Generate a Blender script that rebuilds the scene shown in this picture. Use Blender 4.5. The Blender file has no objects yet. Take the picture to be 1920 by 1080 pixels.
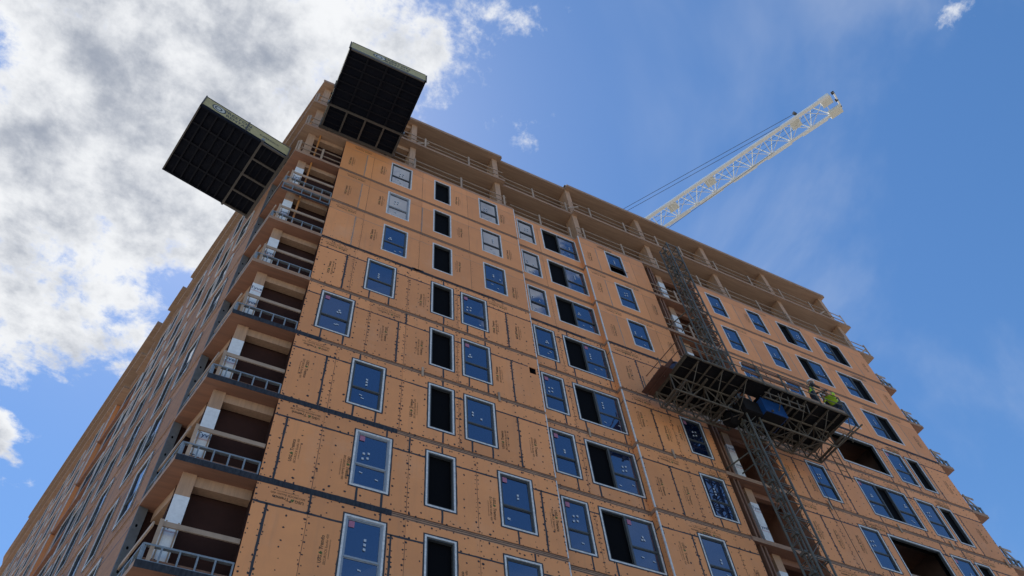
import bpy, bmesh, math, random
from mathutils import Vector, Matrix
random.seed(7)
R = math.radians
SC = bpy.context.scene
COL = SC.collection

# ------------------------------------------------------------------ camera
F_PX, YAW, PITCH, ROLL = 1457.42, -32.8568, 56.0615, 7.5043
CAM = Vector((-1.79635, -15.32431, -10.78325))
cam = bpy.data.cameras.new("camera")
cam.sensor_width = 36.0
cam.lens = 36.0 * F_PX / 1920.0
cam.clip_start = 0.1
cam.clip_end = 6000
camo = bpy.data.objects.new("camera", cam)
COL.objects.link(camo)
ya, pi_, ro = R(YAW), R(PITCH), R(ROLL)
Rz = Matrix(((math.cos(ya), -math.sin(ya), 0), (math.sin(ya), math.cos(ya), 0), (0, 0, 1)))
Rx = Matrix(((1, 0, 0), (0, math.cos(pi_), -math.sin(pi_)), (0, math.sin(pi_), math.cos(pi_))))
Ry = Matrix(((math.cos(ro), 0, math.sin(ro)), (0, 1, 0), (-math.sin(ro), 0, math.cos(ro))))
M3 = Rz @ Rx @ Ry          # columns: right, forward, up
right, fwd, up = M3.col[0], M3.col[1], M3.col[2]
CM = Matrix((right, up, -fwd)).transposed().to_4x4()
CM.translation = CAM
camo.matrix_world = CM
SC.camera = camo

# ------------------------------------------------------------------ sky, clouds, sun, exposure
SUN = Vector((-0.06, 0.42, 0.90)).normalized()
SKY_STRENGTH = 0.13
world = bpy.data.worlds.new("World")
SC.world = world
world.use_nodes = True
nt = world.node_tree
nt.nodes.clear()
NN, LK = nt.nodes.new, nt.links.new


def W(op, a, b=None, c=None, clamp=False):
    n = NN('ShaderNodeMath')
    n.operation = op
    n.use_clamp = clamp
    for i, v in enumerate((a, b, c)):
        if v is None:
            continue
        if isinstance(v, (int, float)):
            n.inputs[i].default_value = v
        else:
            LK(v, n.inputs[i])
    return n.outputs[0]


sky = NN('ShaderNodeTexSky')
sky.sky_type = 'NISHITA'
sky.sun_disc = False
sky.sun_elevation = math.asin(SUN.z)
sky.sun_rotation = math.atan2(SUN.x, SUN.y)
sky.air_density = 1.0
sky.dust_density = 0.2
sky.ozone_density = 2.6
tc = NN('ShaderNodeTexCoord')
sep = NN('ShaderNodeSeparateXYZ')
LK(tc.outputs['Generated'], sep.inputs[0])
zc = W('MAXIMUM', sep.outputs[2], 0.12)
qx, qy = W('DIVIDE', sep.outputs[0], zc), W('DIVIDE', sep.outputs[1], zc)
comb = NN('ShaderNodeCombineXYZ')
LK(qx, comb.inputs[0]); LK(qy, comb.inputs[1])


def noise(scale, detail, rough, off, dist=0.0):
    mp = NN('ShaderNodeMapping')
    mp.inputs['Location'].default_value = off
    LK(comb.outputs[0], mp.inputs['Vector'])
    n = NN('ShaderNodeTexNoise')
    n.inputs['Scale'].default_value = scale
    n.inputs['Detail'].default_value = detail
    n.inputs['Roughness'].default_value = rough
    n.inputs['Distortion'].default_value = dist
    LK(mp.outputs[0], n.inputs['Vector'])
    return n.outputs[0]


def bump(cx, cy, sx, sy):
    dx = W('DIVIDE', W('SUBTRACT', qx, cx), sx)
    dy = W('DIVIDE', W('SUBTRACT', qy, cy), sy)
    r2 = W('ADD', W('MULTIPLY', dx, dx), W('MULTIPLY', dy, dy))
    return W('EXPONENT', W('MULTIPLY', r2, -1.0))


big = noise(5.2, 12.0, 0.60, (3.1, 1.7, 0.0), 0.1)
fine = noise(15.0, 10.0, 0.66, (0.4, 5.2, 0.0), 0.15)
shade = noise(8.0, 10.0, 0.62, (8.1, 2.2, 0.0), 0.1)
low = noise(0.9, 2.0, 0.5, (5.3, 0.6, 0.0))
cover = W('ADD', W('MULTIPLY', bump(-0.20, 0.52, 0.37, 0.44), 0.64), W('MULTIPLY', bump(-0.31, 1.18, 0.09, 0.11), 0.52))
cover = W('ADD', cover, W('MULTIPLY', bump(0.27, -0.47, 0.27, 0.17), 0.50))
cover = W('ADD', cover, W('MULTIPLY', bump(0.07, 0.31, 0.11, 0.10), 0.12))
cover = W('ADD', cover, W('MULTIPLY', bump(0.17, 0.18, 0.06, 0.05), 0.27))
cover = W('ADD', cover, W('MULTIPLY', bump(-0.20, 0.93, 0.16, 0.10), 0.22))
cover = W('ADD', cover, W('MULTIPLY', bump(0.285, 0.32, 0.04, 0.06), 0.27))
cover = W('ADD', cover, W('MULTIPLY', bump(0.70, -0.04, 0.07, 0.05), 0.36))
cover = W('ADD', cover, W('MULTIPLY', W('SUBTRACT', low, 0.5), 0.30))
dens = W('ADD', W('ADD', W('MULTIPLY', big, 0.85), W('MULTIPLY', fine, 0.62)), W('SUBTRACT', cover, 1.015))
mr = NN('ShaderNodeMapRange'); mr.interpolation_type = 'SMOOTHSTEP'
LK(dens, mr.inputs[0]); mr.inputs[1].default_value = 0.0; mr.inputs[2].default_value = 0.17
mask = mr.outputs[0]
# thin high haze wisps
haze_n = noise(1.6, 6.0, 0.55, (1.0, 9.0, 0.0), 0.6)
mh = NN('ShaderNodeMapRange'); mh.interpolation_type = 'SMOOTHSTEP'
LK(W('ADD', haze_n, W('MULTIPLY', bump(1.10, 0.42, 0.45, 0.20), 0.16)), mh.inputs[0])
mh.inputs[1].default_value = 0.50; mh.inputs[2].default_value = 0.85; mh.inputs[4].default_value = 0.30
mask = W('MAXIMUM', mask, mh.outputs[0])
# cloud brightness: silver edges, grey thick hearts
ms = NN('ShaderNodeMapRange'); ms.interpolation_type = 'SMOOTHSTEP'
LK(W('ADD', W('MULTIPLY', dens, 1.0), W('MULTIPLY', W('SUBTRACT', shade, 0.5), 1.25)), ms.inputs[0])
ms.inputs[1].default_value = 0.0; ms.inputs[2].default_value = 0.62
cr = NN('ShaderNodeMix'); cr.data_type = 'RGBA'
LK(ms.outputs[0], cr.inputs[0])
cr.inputs[6].default_value = (4.6, 4.68, 4.8, 1)
cr.inputs[7].default_value = (1.75, 1.95, 2.36, 1)
hs = NN('ShaderNodeHueSaturation')
hs.inputs['Saturation'].default_value = 1.20
hs.inputs['Value'].default_value = 0.84
LK(sky.outputs[0], hs.inputs['Color'])
mx = NN('ShaderNodeMix'); mx.data_type = 'RGBA'
LK(mask, mx.inputs[0]); LK(hs.outputs[0], mx.inputs[6]); LK(cr.outputs[2], mx.inputs[7])
bg = NN('ShaderNodeBackground')
bg.inputs['Strength'].default_value = SKY_STRENGTH
LK(mx.outputs[2], bg.inputs['Color'])
out = NN('ShaderNodeOutputWorld')
LK(bg.outputs[0], out.inputs['Surface'])

sun = bpy.data.lights.new("sun", 'SUN')
sun.energy = 4.4
sun.angle = R(0.6)
sun.color = (1.0, 0.95, 0.88)
suno = bpy.data.objects.new("sun", sun)
COL.objects.link(suno)
suno.rotation_euler = SUN.to_track_quat('Z', 'Y').to_euler()
suno.location = (0, 0, 80)

SC.view_settings.view_transform = 'Standard'
SC.view_settings.look = 'None'
SC.view_settings.gamma = 1.0
SC.view_settings.exposure = 0.62
SC.render.resolution_x, SC.render.resolution_y = 1024, 576
SC.render.engine = 'CYCLES'

# ------------------------------------------------------------------ materials
MATS = {}


def mat(name, col, rough=0.7, metal=0.0, spec=0.5, ior=1.5, var=0.0, nscale=0.0, namt=0.0, stretch=(1, 1, 1),
        col2=None, bumpk=0.0, objvar=0.0, coat=0.0, sat2=None):
    m = bpy.data.materials.new(name)
    m.use_nodes = True
    t = m.node_tree
    b = t.nodes['Principled BSDF']
    b.inputs['Base Color'].default_value = (*col, 1)
    b.inputs['Roughness'].default_value = rough
    b.inputs['Metallic'].default_value = metal
    b.inputs['Specular IOR Level'].default_value = spec
    b.inputs['IOR'].default_value = ior
    last = None
    if namt > 0:
        g = t.nodes.new('ShaderNodeNewGeometry')
        mp = t.nodes.new('ShaderNodeMapping')
        mp.inputs['Scale'].default_value = stretch
        t.links.new(g.outputs['Position'], mp.inputs['Vector'])
        n = t.nodes.new('ShaderNodeTexNoise')
        n.inputs['Scale'].default_value = nscale
        n.inputs['Detail'].default_value = 6
        n.inputs['Roughness'].default_value = 0.62
        t.links.new(mp.outputs[0], n.inputs['Vector'])
        r = t.nodes.new('ShaderNodeMapRange')
        r.inputs[1].default_value = 0.3
        r.inputs[2].default_value = 0.7
        t.links.new(n.outputs[0], r.inputs[0])
        mixn = t.nodes.new('ShaderNodeMix')
        mixn.data_type = 'RGBA'
        c2 = col2 if col2 else tuple(c * (1 - namt) for c in col)
        mixn.inputs[6].default_value = (*col, 1)
        mixn.inputs[7].default_value = (*c2, 1)
        t.links.new(r.outputs[0], mixn.inputs[0])
        last = mixn.outputs[2]
        if bumpk > 0:
            bp = t.nodes.new('ShaderNodeBump')
            bp.inputs['Strength'].default_value = bumpk
            bp.inputs['Distance'].default_value = 0.02
            t.links.new(n.outputs[0], bp.inputs['Height'])
            t.links.new(bp.outputs[0], b.inputs['Normal'])
    if objvar > 0:
        oi = t.nodes.new('ShaderNodeObjectInfo')
        mr_ = t.nodes.new('ShaderNodeMapRange')
        mr_.inputs[3].default_value = 1 - objvar
        mr_.inputs[4].default_value = 1 + objvar
        t.links.new(oi.outputs['Random'], mr_.inputs[0])
        hsv = t.nodes.new('ShaderNodeHueSaturation')
        t.links.new(mr_.outputs[0], hsv.inputs['Value'])
        if last is not None:
            t.links.new(last, hsv.inputs['Color'])
        else:
            hsv.inputs['Color'].default_value = (*col, 1)
        last = hsv.outputs[0]
    if last is not None:
        t.links.new(last, b.inputs['Base Color'])
    MATS[name] = m
    return m


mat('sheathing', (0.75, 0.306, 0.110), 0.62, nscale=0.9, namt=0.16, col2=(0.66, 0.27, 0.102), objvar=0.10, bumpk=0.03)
mat('tape_dark', (0.034, 0.035, 0.040), 0.6, nscale=6, namt=0.3)
mat('tape_grey', (0.34, 0.27, 0.22), 0.7, nscale=5, namt=0.25)
mat('dot', (0.025, 0.02, 0.022), 0.7)
mat('ink_dark', (0.05, 0.042, 0.02), 0.8)
mat('ink_green', (0.07, 0.12, 0.03), 0.8)
mat('ink_thin', (0.33, 0.17, 0.06), 0.8)
mat('trim', (0.74, 0.745, 0.75), 0.5, nscale=11, namt=0.4, bumpk=0.25)
mat('frame_dark', (0.066, 0.070, 0.070), 0.42)
mat('ply_dark', (0.12, 0.052, 0.036), 0.7, nscale=3, namt=0.4)
mat('channel', (0.17, 0.18, 0.185), 0.5, metal=0.2, nscale=8, namt=0.3)
mat('frame_silver', (0.34, 0.36, 0.38), 0.38, metal=0.35)
mat('black_panel', (0.004, 0.004, 0.005), 0.7, spec=0.05)
mat('sticker', (0.45, 0.50, 0.56), 0.6)
mat('sticker_pink', (0.36, 0.14, 0.22), 0.6)
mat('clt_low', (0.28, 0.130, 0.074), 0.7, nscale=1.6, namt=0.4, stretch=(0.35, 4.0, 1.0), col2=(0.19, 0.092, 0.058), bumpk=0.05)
mat('sheathing_side_shaded', (0.38, 0.20, 0.112), 0.75, spec=0.15, nscale=2.5, namt=0.35, col2=(0.27, 0.142, 0.085), stretch=(.4, .4, 3.0), objvar=0.07, bumpk=0.05)  # same boards as the front; grazing left face's shade is put into the colour
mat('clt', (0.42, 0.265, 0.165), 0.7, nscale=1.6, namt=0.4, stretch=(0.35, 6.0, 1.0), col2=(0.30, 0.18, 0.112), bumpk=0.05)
mat('clt_edge', (0.46, 0.28, 0.175), 0.75, nscale=2.2, namt=0.45, stretch=(1.0, 1.0, 14.0), col2=(0.20, 0.115, 0.08), bumpk=0.2)
mat('glulam', (0.50, 0.30, 0.18), 0.62, nscale=5.0, namt=0.28, stretch=(2.5, 2.5, 0.25), objvar=0.06, bumpk=0.05)
mat('lumber', (0.44, 0.315, 0.225), 0.7, nscale=3.0, namt=0.3, stretch=(1, 1, 1), objvar=0.1)
mat('lumber_red', (0.25, 0.125, 0.075), 0.7, nscale=3.0, namt=0.35, stretch=(3, 3, .4), objvar=0.12)
mat('wrap', (0.78, 0.79, 0.80), 0.5, nscale=7.0, namt=0.2, bumpk=0.35)
mat('wrap_blue', (0.04, 0.06, 0.13), 0.6)
mat('wrap_red', (0.45, 0.06, 0.06), 0.6)
mat('galv', (0.30, 0.325, 0.34), 0.42, metal=0.4, nscale=14, namt=0.3)
mat('membrane', (0.010, 0.011, 0.015), 0.55, spec=0.25, nscale=5, namt=0.5, stretch=(3, 3, .8), col2=(0.045, 0.047, 0.055))
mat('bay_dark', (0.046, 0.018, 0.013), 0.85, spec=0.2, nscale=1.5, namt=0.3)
mat('room', (0.16, 0.095, 0.07), 0.8, nscale=1.2, namt=0.4)
mat('slot_ply', (0.27, 0.125, 0.075), 0.75, nscale=1.2, namt=0.4, stretch=(1, 1, .5))
mat('orange_prop', (0.46, 0.18, 0.04), 0.5)
mat('mast_steel', (0.085, 0.095, 0.092), 0.5, metal=0.2, nscale=9, namt=0.4, col2=(0.12, 0.105, 0.075), objvar=.08)
mat('truss_steel', (0.125, 0.102, 0.072), 0.62, metal=0.1, nscale=7, namt=0.45, col2=(0.06, 0.046, 0.034), objvar=.12)
mat('deck_dark', (0.014, 0.013, 0.014), 0.8, spec=0.15, nscale=3, namt=0.4)
mat('plank', (0.26, 0.17, 0.11), 0.75, nscale=3, namt=0.4, objvar=0.12)
mat('blue_box', (0.006, 0.055, 0.20), 0.4)
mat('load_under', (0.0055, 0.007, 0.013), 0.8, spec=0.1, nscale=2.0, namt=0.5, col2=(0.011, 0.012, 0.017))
mat('load_frame', (0.095, 0.083, 0.07), 0.55, nscale=8, namt=0.3)
mat('load_panel', (0.45, 0.39, 0.18), 0.5, nscale=5, namt=0.22)
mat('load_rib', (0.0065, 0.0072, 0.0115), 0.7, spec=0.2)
mat('logo_white', (0.50, 0.50, 0.44), 0.5)
mat('logo_ink', (0.05, 0.055, 0.06), 0.6)
mat('crane_paint', (0.86, 0.84, 0.77), 0.45, nscale=4, namt=0.15)
mat('crane_plate', (0.70, 0.67, 0.56), 0.5)
mat('cable', (0.03, 0.03, 0.035), 0.5)
mat('rubber', (0.02, 0.02, 0.02), 0.6)
mat('ground', (0.30, 0.285, 0.26), 0.9, nscale=0.4, namt=0.25)
mat('asphalt', (0.055, 0.055, 0.058), 0.85, nscale=3, namt=0.3)
mat('concrete', (0.42, 0.41, 0.39), 0.85, nscale=1.5, namt=0.2)
mat('paint_line', (0.75, 0.74, 0.70), 0.7)
mat('roofing', (0.12, 0.12, 0.12), 0.8)
mat('skin', (0.42, 0.24, 0.17), 0.55)
mat('hair', (0.02, 0.015, 0.012), 0.7)
mat('helmet_white', (0.75, 0.76, 0.77), 0.3)
mat('helmet_dark', (0.05, 0.05, 0.055), 0.4)
mat('hivis', (0.42, 0.66, 0.03), 0.7)
mat('cloth_dark', (0.035, 0.038, 0.042), 0.85)
mat('cloth_navy', (0.030, 0.042, 0.075), 0.85)
mat('tarp_navy', (0.025, 0.04, 0.09), 0.6)
mat('boot', (0.06, 0.04, 0.03), 0.7)

# rain streaks, chalky dust and rub marks on the sheathing
for nm_ in ('sheathing', 'sheathing_side_shaded'):
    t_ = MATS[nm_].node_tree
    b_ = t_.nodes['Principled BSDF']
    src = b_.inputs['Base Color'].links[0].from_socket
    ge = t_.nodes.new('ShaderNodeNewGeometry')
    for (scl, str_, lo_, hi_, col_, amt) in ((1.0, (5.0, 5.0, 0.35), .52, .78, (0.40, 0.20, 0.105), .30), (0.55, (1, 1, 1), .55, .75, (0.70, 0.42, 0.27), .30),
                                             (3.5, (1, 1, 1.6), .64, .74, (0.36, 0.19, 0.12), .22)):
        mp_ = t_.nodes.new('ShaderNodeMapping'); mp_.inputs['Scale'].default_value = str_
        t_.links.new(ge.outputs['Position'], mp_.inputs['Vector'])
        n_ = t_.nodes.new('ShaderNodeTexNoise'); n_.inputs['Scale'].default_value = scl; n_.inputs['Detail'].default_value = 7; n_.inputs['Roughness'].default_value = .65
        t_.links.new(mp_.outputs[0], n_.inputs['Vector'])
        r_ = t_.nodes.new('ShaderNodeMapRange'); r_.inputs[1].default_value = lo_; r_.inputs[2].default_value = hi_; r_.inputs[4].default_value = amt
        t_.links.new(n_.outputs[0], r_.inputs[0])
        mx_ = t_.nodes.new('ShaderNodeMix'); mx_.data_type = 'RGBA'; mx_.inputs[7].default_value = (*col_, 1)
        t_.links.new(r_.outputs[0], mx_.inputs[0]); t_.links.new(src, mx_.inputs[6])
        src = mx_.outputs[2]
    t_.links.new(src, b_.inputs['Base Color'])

# window glass: dark interior behind a coated, mirror-like face
g_ = bpy.data.materials.new('glass')
g_.use_nodes = True
tb = g_.node_tree
pb = tb.nodes['Principled BSDF']
pb.inputs['Base Color'].default_value = (0.006, 0.014, 0.042, 1)
pb.inputs['Roughness'].default_value = 0.015
pb.inputs['IOR'].default_value = 2.95
pb.inputs['Specular Tint'].default_value = (0.74, 0.83, 1.0, 1)
gg = tb.nodes.new('ShaderNodeNewGeometry')
gn = tb.nodes.new('ShaderNodeTexNoise'); gn.inputs['Scale'].default_value = 0.9; gn.inputs['Detail'].default_value = 1
tb.links.new(gg.outputs['Position'], gn.inputs['Vector'])
gb = tb.nodes.new('ShaderNodeBump'); gb.inputs['Strength'].default_value = 0.05; gb.inputs['Distance'].default_value = 0.05
tb.links.new(gn.outputs[0], gb.inputs['Height']); tb.links.new(gb.outputs[0], pb.inputs['Normal'])
MATS['glass'] = g_

# ------------------------------------------------------------------ mesh helpers


class MB:
    """collects shapes into one mesh object"""

    def __init__(s):
        s.v, s.f, s.m = [], [], []

    def quad(s, a, b, c, d, mi=0):
        n = len(s.v)
        s.v += [tuple(a), tuple(b), tuple(c), tuple(d)]
        s.f.append((n, n + 1, n + 2, n + 3)); s.m.append(mi)

    def hexa(s, p, mi=0):
        n = len(s.v)
        s.v += [tuple(q) for q in p]
        for f in ((0, 3, 2, 1), (4, 5, 6, 7), (0, 1, 5, 4), (1, 2, 6, 5), (2, 3, 7, 6), (3, 0, 4, 7)):
            s.f.append(tuple(n + i for i in f)); s.m.append(mi)

    def box(s, x0, x1, y0, y1, z0, z1, T=None, mi=0):
        p = [(x0, y0, z0), (x1, y0, z0), (x1, y1, z0), (x0, y1, z0), (x0, y0, z1), (x1, y0, z1), (x1, y1, z1), (x0, y1, z1)]
        if T:
            p = [T(*q) for q in p]
        s.hexa(p, mi)

    def bar(s, a, b, w, h=None, upv=(0, 0, 1), mi=0):
        a, b = Vector(a), Vector(b)
        h = h or w
        d = (b - a).normalized()
        u = Vector(upv)
        if abs(d.dot(u)) > 0.98:
            u = Vector((1, 0, 0))
        x = d.cross(u).normalized() * (w / 2)
        y = x.cross(d).normalized() * (h / 2)
        s.hexa([a - x - y, a + x - y, a + x + y, a - x + y, b - x - y, b + x - y, b + x + y, b - x + y], mi)

    def tube(s, a, b, r, n=8, r2=None, mi=0, caps=True):
        a, b = Vector(a), Vector(b)
        r2 = r if r2 is None else r2
        d = (b - a).normalized()
        u = Vector((0, 0, 1)) if abs(d.z) < 0.95 else Vector((1, 0, 0))
        x = d.cross(u).normalized(); y = x.cross(d)
        k = len(s.v)
        for i in range(n):
            t = 2 * math.pi * i / n
            o = x * math.cos(t) + y * math.sin(t)
            s.v.append(tuple(a + o * r)); s.v.append(tuple(b + o * r2))
        for i in range(n):
            j = (i + 1) % n
            s.f.append((k + 2 * i, k + 2 * j, k + 2 * j + 1, k + 2 * i + 1)); s.m.append(mi)
        if caps:
            s.f.append(tuple(k + 2 * i for i in range(n))); s.m.append(mi)
            s.f.append(tuple(k + 2 * i + 1 for i in reversed(range(n)))); s.m.append(mi)

    def poly_prism(s, pts, z0, z1, mi=0):
        n = len(pts); k = len(s.v)
        s.v += [(x, y, z0) for x, y in pts] + [(x, y, z1) for x, y in pts]
        s.f.append(tuple(k + i for i in reversed(range(n)))); s.m.append(mi)
        s.f.append(tuple(k + n + i for i in range(n))); s.m.append(mi)
        for i in range(n):
            j = (i + 1) % n
            s.f.append((k + i, k + j, k + n + j, k + n + i)); s.m.append(mi)

    def mesh(s, name, mats):
        me = bpy.data.meshes.new(name)
        me.from_pydata(s.v, [], s.f)
        for mm in mats:
            me.materials.append(MATS[mm])
        if len(mats) > 1:
            me.polygons.foreach_set('material_index', s.m)
        me.update()
        return me

    def build(s, name, mats, parent=None, smooth=False):
        if isinstance(mats, str):
            mats = [mats]
        me = s.mesh(name, mats)
        if smooth:
            me.polygons.foreach_set('use_smooth', [True] * len(me.polygons))
        return link(name, me, parent)


def link(name, data, parent=None):
    o = bpy.data.objects.new(name, data)
    COL.objects.link(o)
    if parent is not None:
        o.parent = parent
        o.matrix_parent_inverse = parent_inv(parent)
    return o


def parent_inv(p):
    m = Matrix.Translation(p.location)
    q = p
    while q.parent is not None:
        q = q.parent
        m = Matrix.Translation(q.location) if q.location.length else m
    return m.inverted() if m != Matrix.Identity(4) else Matrix.Identity(4)


def thing(name, label, cat, group=None):
    o = bpy.data.objects.new(name, None)
    COL.objects.link(o)
    o['label'] = label; o['category'] = cat
    if group:
        o['group'] = group
    return o


def tag(o, label, cat, group=None):
    o['label'] = label; o['category'] = cat
    if group:
        o['group'] = group
    return o


# facade frames: (s along, o outward, z up) -> world
TH = R(11.7)
C0 = Vector((-1.98, 0, 0))
DL = Vector((-math.sin(TH), math.cos(TH), 0))
NL = Vector((-math.cos(TH), -math.sin(TH), 0))


def FT(s, o, z):
    return Vector((s, -o, z))


def LT(s, o, z):
    return C0 + DL * s + NL * o + Vector((0, 0, z))


# text -> (verts, faces)
_tc = {}


def text_geo(txt, size, bold=False):
    key = (txt, size)
    if key in _tc:
        return _tc[key]
    cu = bpy.data.curves.new('t', 'FONT')
    cu.body = txt
    cu.size = size
    cu.align_x = 'CENTER'; cu.align_y = 'CENTER'
    cu.resolution_u = 2
    if bold:
        cu.offset = size * 0.018
    ob = bpy.data.objects.new('t', cu)
    COL.objects.link(ob)
    dg = bpy.context.evaluated_depsgraph_get()
    me = bpy.data.meshes.new_from_object(ob.evaluated_get(dg))
    vs = [v.co.copy() for v in me.vertices]
    fs = [tuple(p.vertices) for p in me.polygons]
    bpy.data.objects.remove(ob); bpy.data.meshes.remove(me); bpy.data.curves.remove(cu)
    _tc[key] = (vs, fs)
    return _tc[key]


def add_text(mb, txt, size, T, cx=0, cy=0, mi=0, rot=0.0, bold=False):
    """T maps (u, v) on the face to world; text drawn with its centre at (cx, cy)"""
    vs, fs = text_geo(txt, size, bold)
    k = len(mb.v)
    c, s_ = math.cos(rot), math.sin(rot)
    for v in vs:
        u, w = v.x * c - v.y * s_, v.x * s_ + v.y * c
        mb.v.append(tuple(T(cx + u, cy + w)))
    for f in fs:
        mb.f.append(tuple(k + i for i in f)); mb.m.append(mi)


# ------------------------------------------------------------------ ground and street
GZ = -12.4


def struct(name, mb, m):
    o = mb.build(name, m)
    o['kind'] = 'structure'
    return o


mb = MB(); mb.quad((-1500, -1500, GZ), (1500, -1500, GZ), (1500, 1500, GZ), (-1500, 1500, GZ))
struct('ground', mb, 'ground')
mb = MB(); mb.box(-120, 160, -17.5, -3.0, GZ + 0.004, GZ + 0.13)
struct('pavement', mb, 'concrete')
mb = MB(); mb.quad((-300, -29, GZ + 0.004), (300, -29, GZ + 0.004), (300, -18.1, GZ + 0.004), (-300, -18.1, GZ + 0.004))
struct('road', mb, 'asphalt')
mb = MB()
for i in range(-40, 40):
    mb.quad((i * 6, -23.6, GZ + 0.008), (i * 6 + 3, -23.6, GZ + 0.008), (i * 6 + 3, -23.48, GZ + 0.008), (i * 6, -23.48, GZ + 0.008))
struct('road_markings', mb, 'paint_line')
mb = MB(); mb.box(-120, 160, -18.1, -17.5, GZ + 0.004, GZ + 0.145)
struct('kerb', mb, 'concrete')

# ------------------------------------------------------------------ the building
B = thing('apartment_building', 'tall mass timber apartment block under construction clad in orange sheathing boards', 'building')
H = 3.0
XA, XB, XC, XS, XD, XE, XR = 0.0, 8.80, 12.52, 16.5, 19.65, 31.85, 32.87
RB = 0.25      # recess of the middle section
LEND = 48.0

# --- floor slabs
def left_pts(lo, hi, inset, notch=True):
    return []


def slab_poly(k):
    i = 0.06
    if k < 8:
        front = [(-1.98, 0), (0.02, 0), (0.02, i), (XB, i), (XB, RB + i), (XC, RB + i), (XC, i), (XS - .05, i), (XS - .05, 0.0),
                 (XD + .05, 0.0), (XD + .05, i), (XE - .02, i), (XE - .02, 0), (XR, 0)]
        left = [(48, -i), (2.0, -i), (2.0, 0)]
    else:
        e = {8: 33.0, 9: 32.9, 10: 32.33}[k]
        if k == 8:
            front = [(-1.98, 0), (0.02, 0), (0.02, .03), (XB, .03), (XB, RB), (XC, RB), (XC, .03), (XE - .02, .03), (XE - .02, 0), (e, 0)]
        else:
            front = [(-1.98 if k == 9 else -1.86, 0), (8.55, 0), (8.55, RB), (12.8, RB), (12.8, 0), (e, 0)]
        left = [(46.5, .12), (41.2, .12), (41.2, .22), (19.5, .2), (19.5, -.1), (18.2, -.1), (18.2, .1), (16.2, .1), (16.2, -.12), (15.2, -.12), (15.2, .05)]
    pts = [(x, y) for x, y in front]
    pts += [(XR if k < 8 else front[-1][0], 47), (-11.5, 47)]
    for s, o in left:
        p = LT(s, o, 0)
        pts.append((p.x, p.y))
    return pts


for k in range(-4, 11):
    mb = MB()
    z = k * H
    t, b = (z + 0.05, z - 0.13)
    if k == 10:
        t, b = 30.16, 29.92
    mb.poly_prism(slab_poly(k), b, t, 0)
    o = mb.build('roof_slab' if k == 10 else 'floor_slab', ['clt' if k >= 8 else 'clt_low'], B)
    if k == 10:
        e = MB()
        pts = slab_poly(10)
        cx, cy = 10, 20
        e.poly_prism([(x + (0.08 if x < cx else -0.08), y + 0.08) for x, y in pts], 30.16, 30.2)
        e.build('roof_membrane', 'roofing', o)

# exposed slab edges of the top floors: paler strip of laminations
for k in (8, 9, 10):
    zt = {8: 24.05, 9: 27.05, 10: 30.16}[k]
    zb = {8: 23.87, 9: 26.87, 10: 29.92}[k]
    e = {8: 33.0, 9: 32.9, 10: 32.33}[k]
    mb = MB()
    if k == 8:
        segs = [(-1.98, 0.02, 0), (XS, XD, -0.03), (XE, e, 0)]
    else:
        segs = [(-1.9, 8.55, 0), (8.55, 12.8, -RB), (12.8, e, 0)]
    for a, b_, o_ in segs:
        mb.box(a, b_, o_ + 0.003, o_ + 0.012, zb, zt, FT)
    mb.build('slab_edge_strip', 'clt_edge', B)

# --- window catalogue: (section, level, x0, x1, z0, z1, kinds)
WIN = []
Acol = {0: [(2.27, 3.37), (4.44, 5.34), (6.74, 7.88)], 1: [(2.28, 3.36), (4.43, 5.34), (6.75, 7.87)], 2: [(1.88, 2.96), (4.45, 5.33), (5.71, 6.80)],
        3: [(0.50, 1.63), (4.46, 5.35), (5.69, 6.79)], 4: [(1.88, 3.0), (4.47, 5.36), (5.71, 6.80)], 5: [(2.30, 3.37), (4.47, 5.36), (6.80, 7.86)],
        6: [(2.31, 3.36), (4.47, 5.34), (6.82, 7.85)], 7: [(2.30, 3.36), (4.48, 5.34), (6.82, 7.85)], -1: [(2.27, 3.37), (4.44, 5.34), (6.74, 7.88)]}
for k, cols in Acol.items():
    for i, (a, b) in enumerate(cols):
        WIN.append(('A', k, a, b, 0.53, 2.57, 'K' if i == 1 else 'H'))
for k in range(-1, 8):
    WIN.append(('B', k, 9.05, 9.99, 0.58, 2.58, 'H'))
    WIN.append(('B', k, 10.42, 12.46, 0.58, 2.58, 'KH'))
for k, (a, b) in {7: (14.02, 15.06), 6: (14.02, 15.06), 5: (14.02, 15.06), 4: (14.02, 15.06), 3: (15.11, 16.12), 2: (15.08, 16.17), 1: (14.02, 15.10), 0: (14.02, 15.1), -1: (14.02, 15.1)}.items():
    if k == 4:
        continue
    WIN.append(('C', k, a, b, 0.46, 2.44, 'H'))
for k in (5, 6, 7):
    WIN += [('D', k, 20.40, 21.43, .46, 2.42, 'H'), ('D', k, 23.12, 24.14, .46, 2.42, 'H'), ('D', k, 25.27, 27.07, .46, 2.42, 'KH'), ('D', k, 28.06, 29.92, .43, 2.4, 'HK')]
for k in (4, 3, 2, 1, 0, -1):
    a = {3: 21.47, 4: 21.47}.get(k, 22.7)
    WIN.append(('D', k, a, a + 1.05, .42, 2.42, 'H'))
    WIN.append(('D', k, 24.22, 27.14, .41, 2.42, 'O' if k in (4, 2) else 'HKH'))
    WIN.append(('D', k, 27.70, 28.86, .38, 2.40, 'H'))
    WIN.append(('D', k, 29.10, 29.98, .37, 2.40, 'K'))
SEC = {'A': (XA, XB, 0.0), 'B': (XB, XC, -RB), 'C': (XC, XS, 0.0), 'D': (XD, XE, 0.0)}

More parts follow.
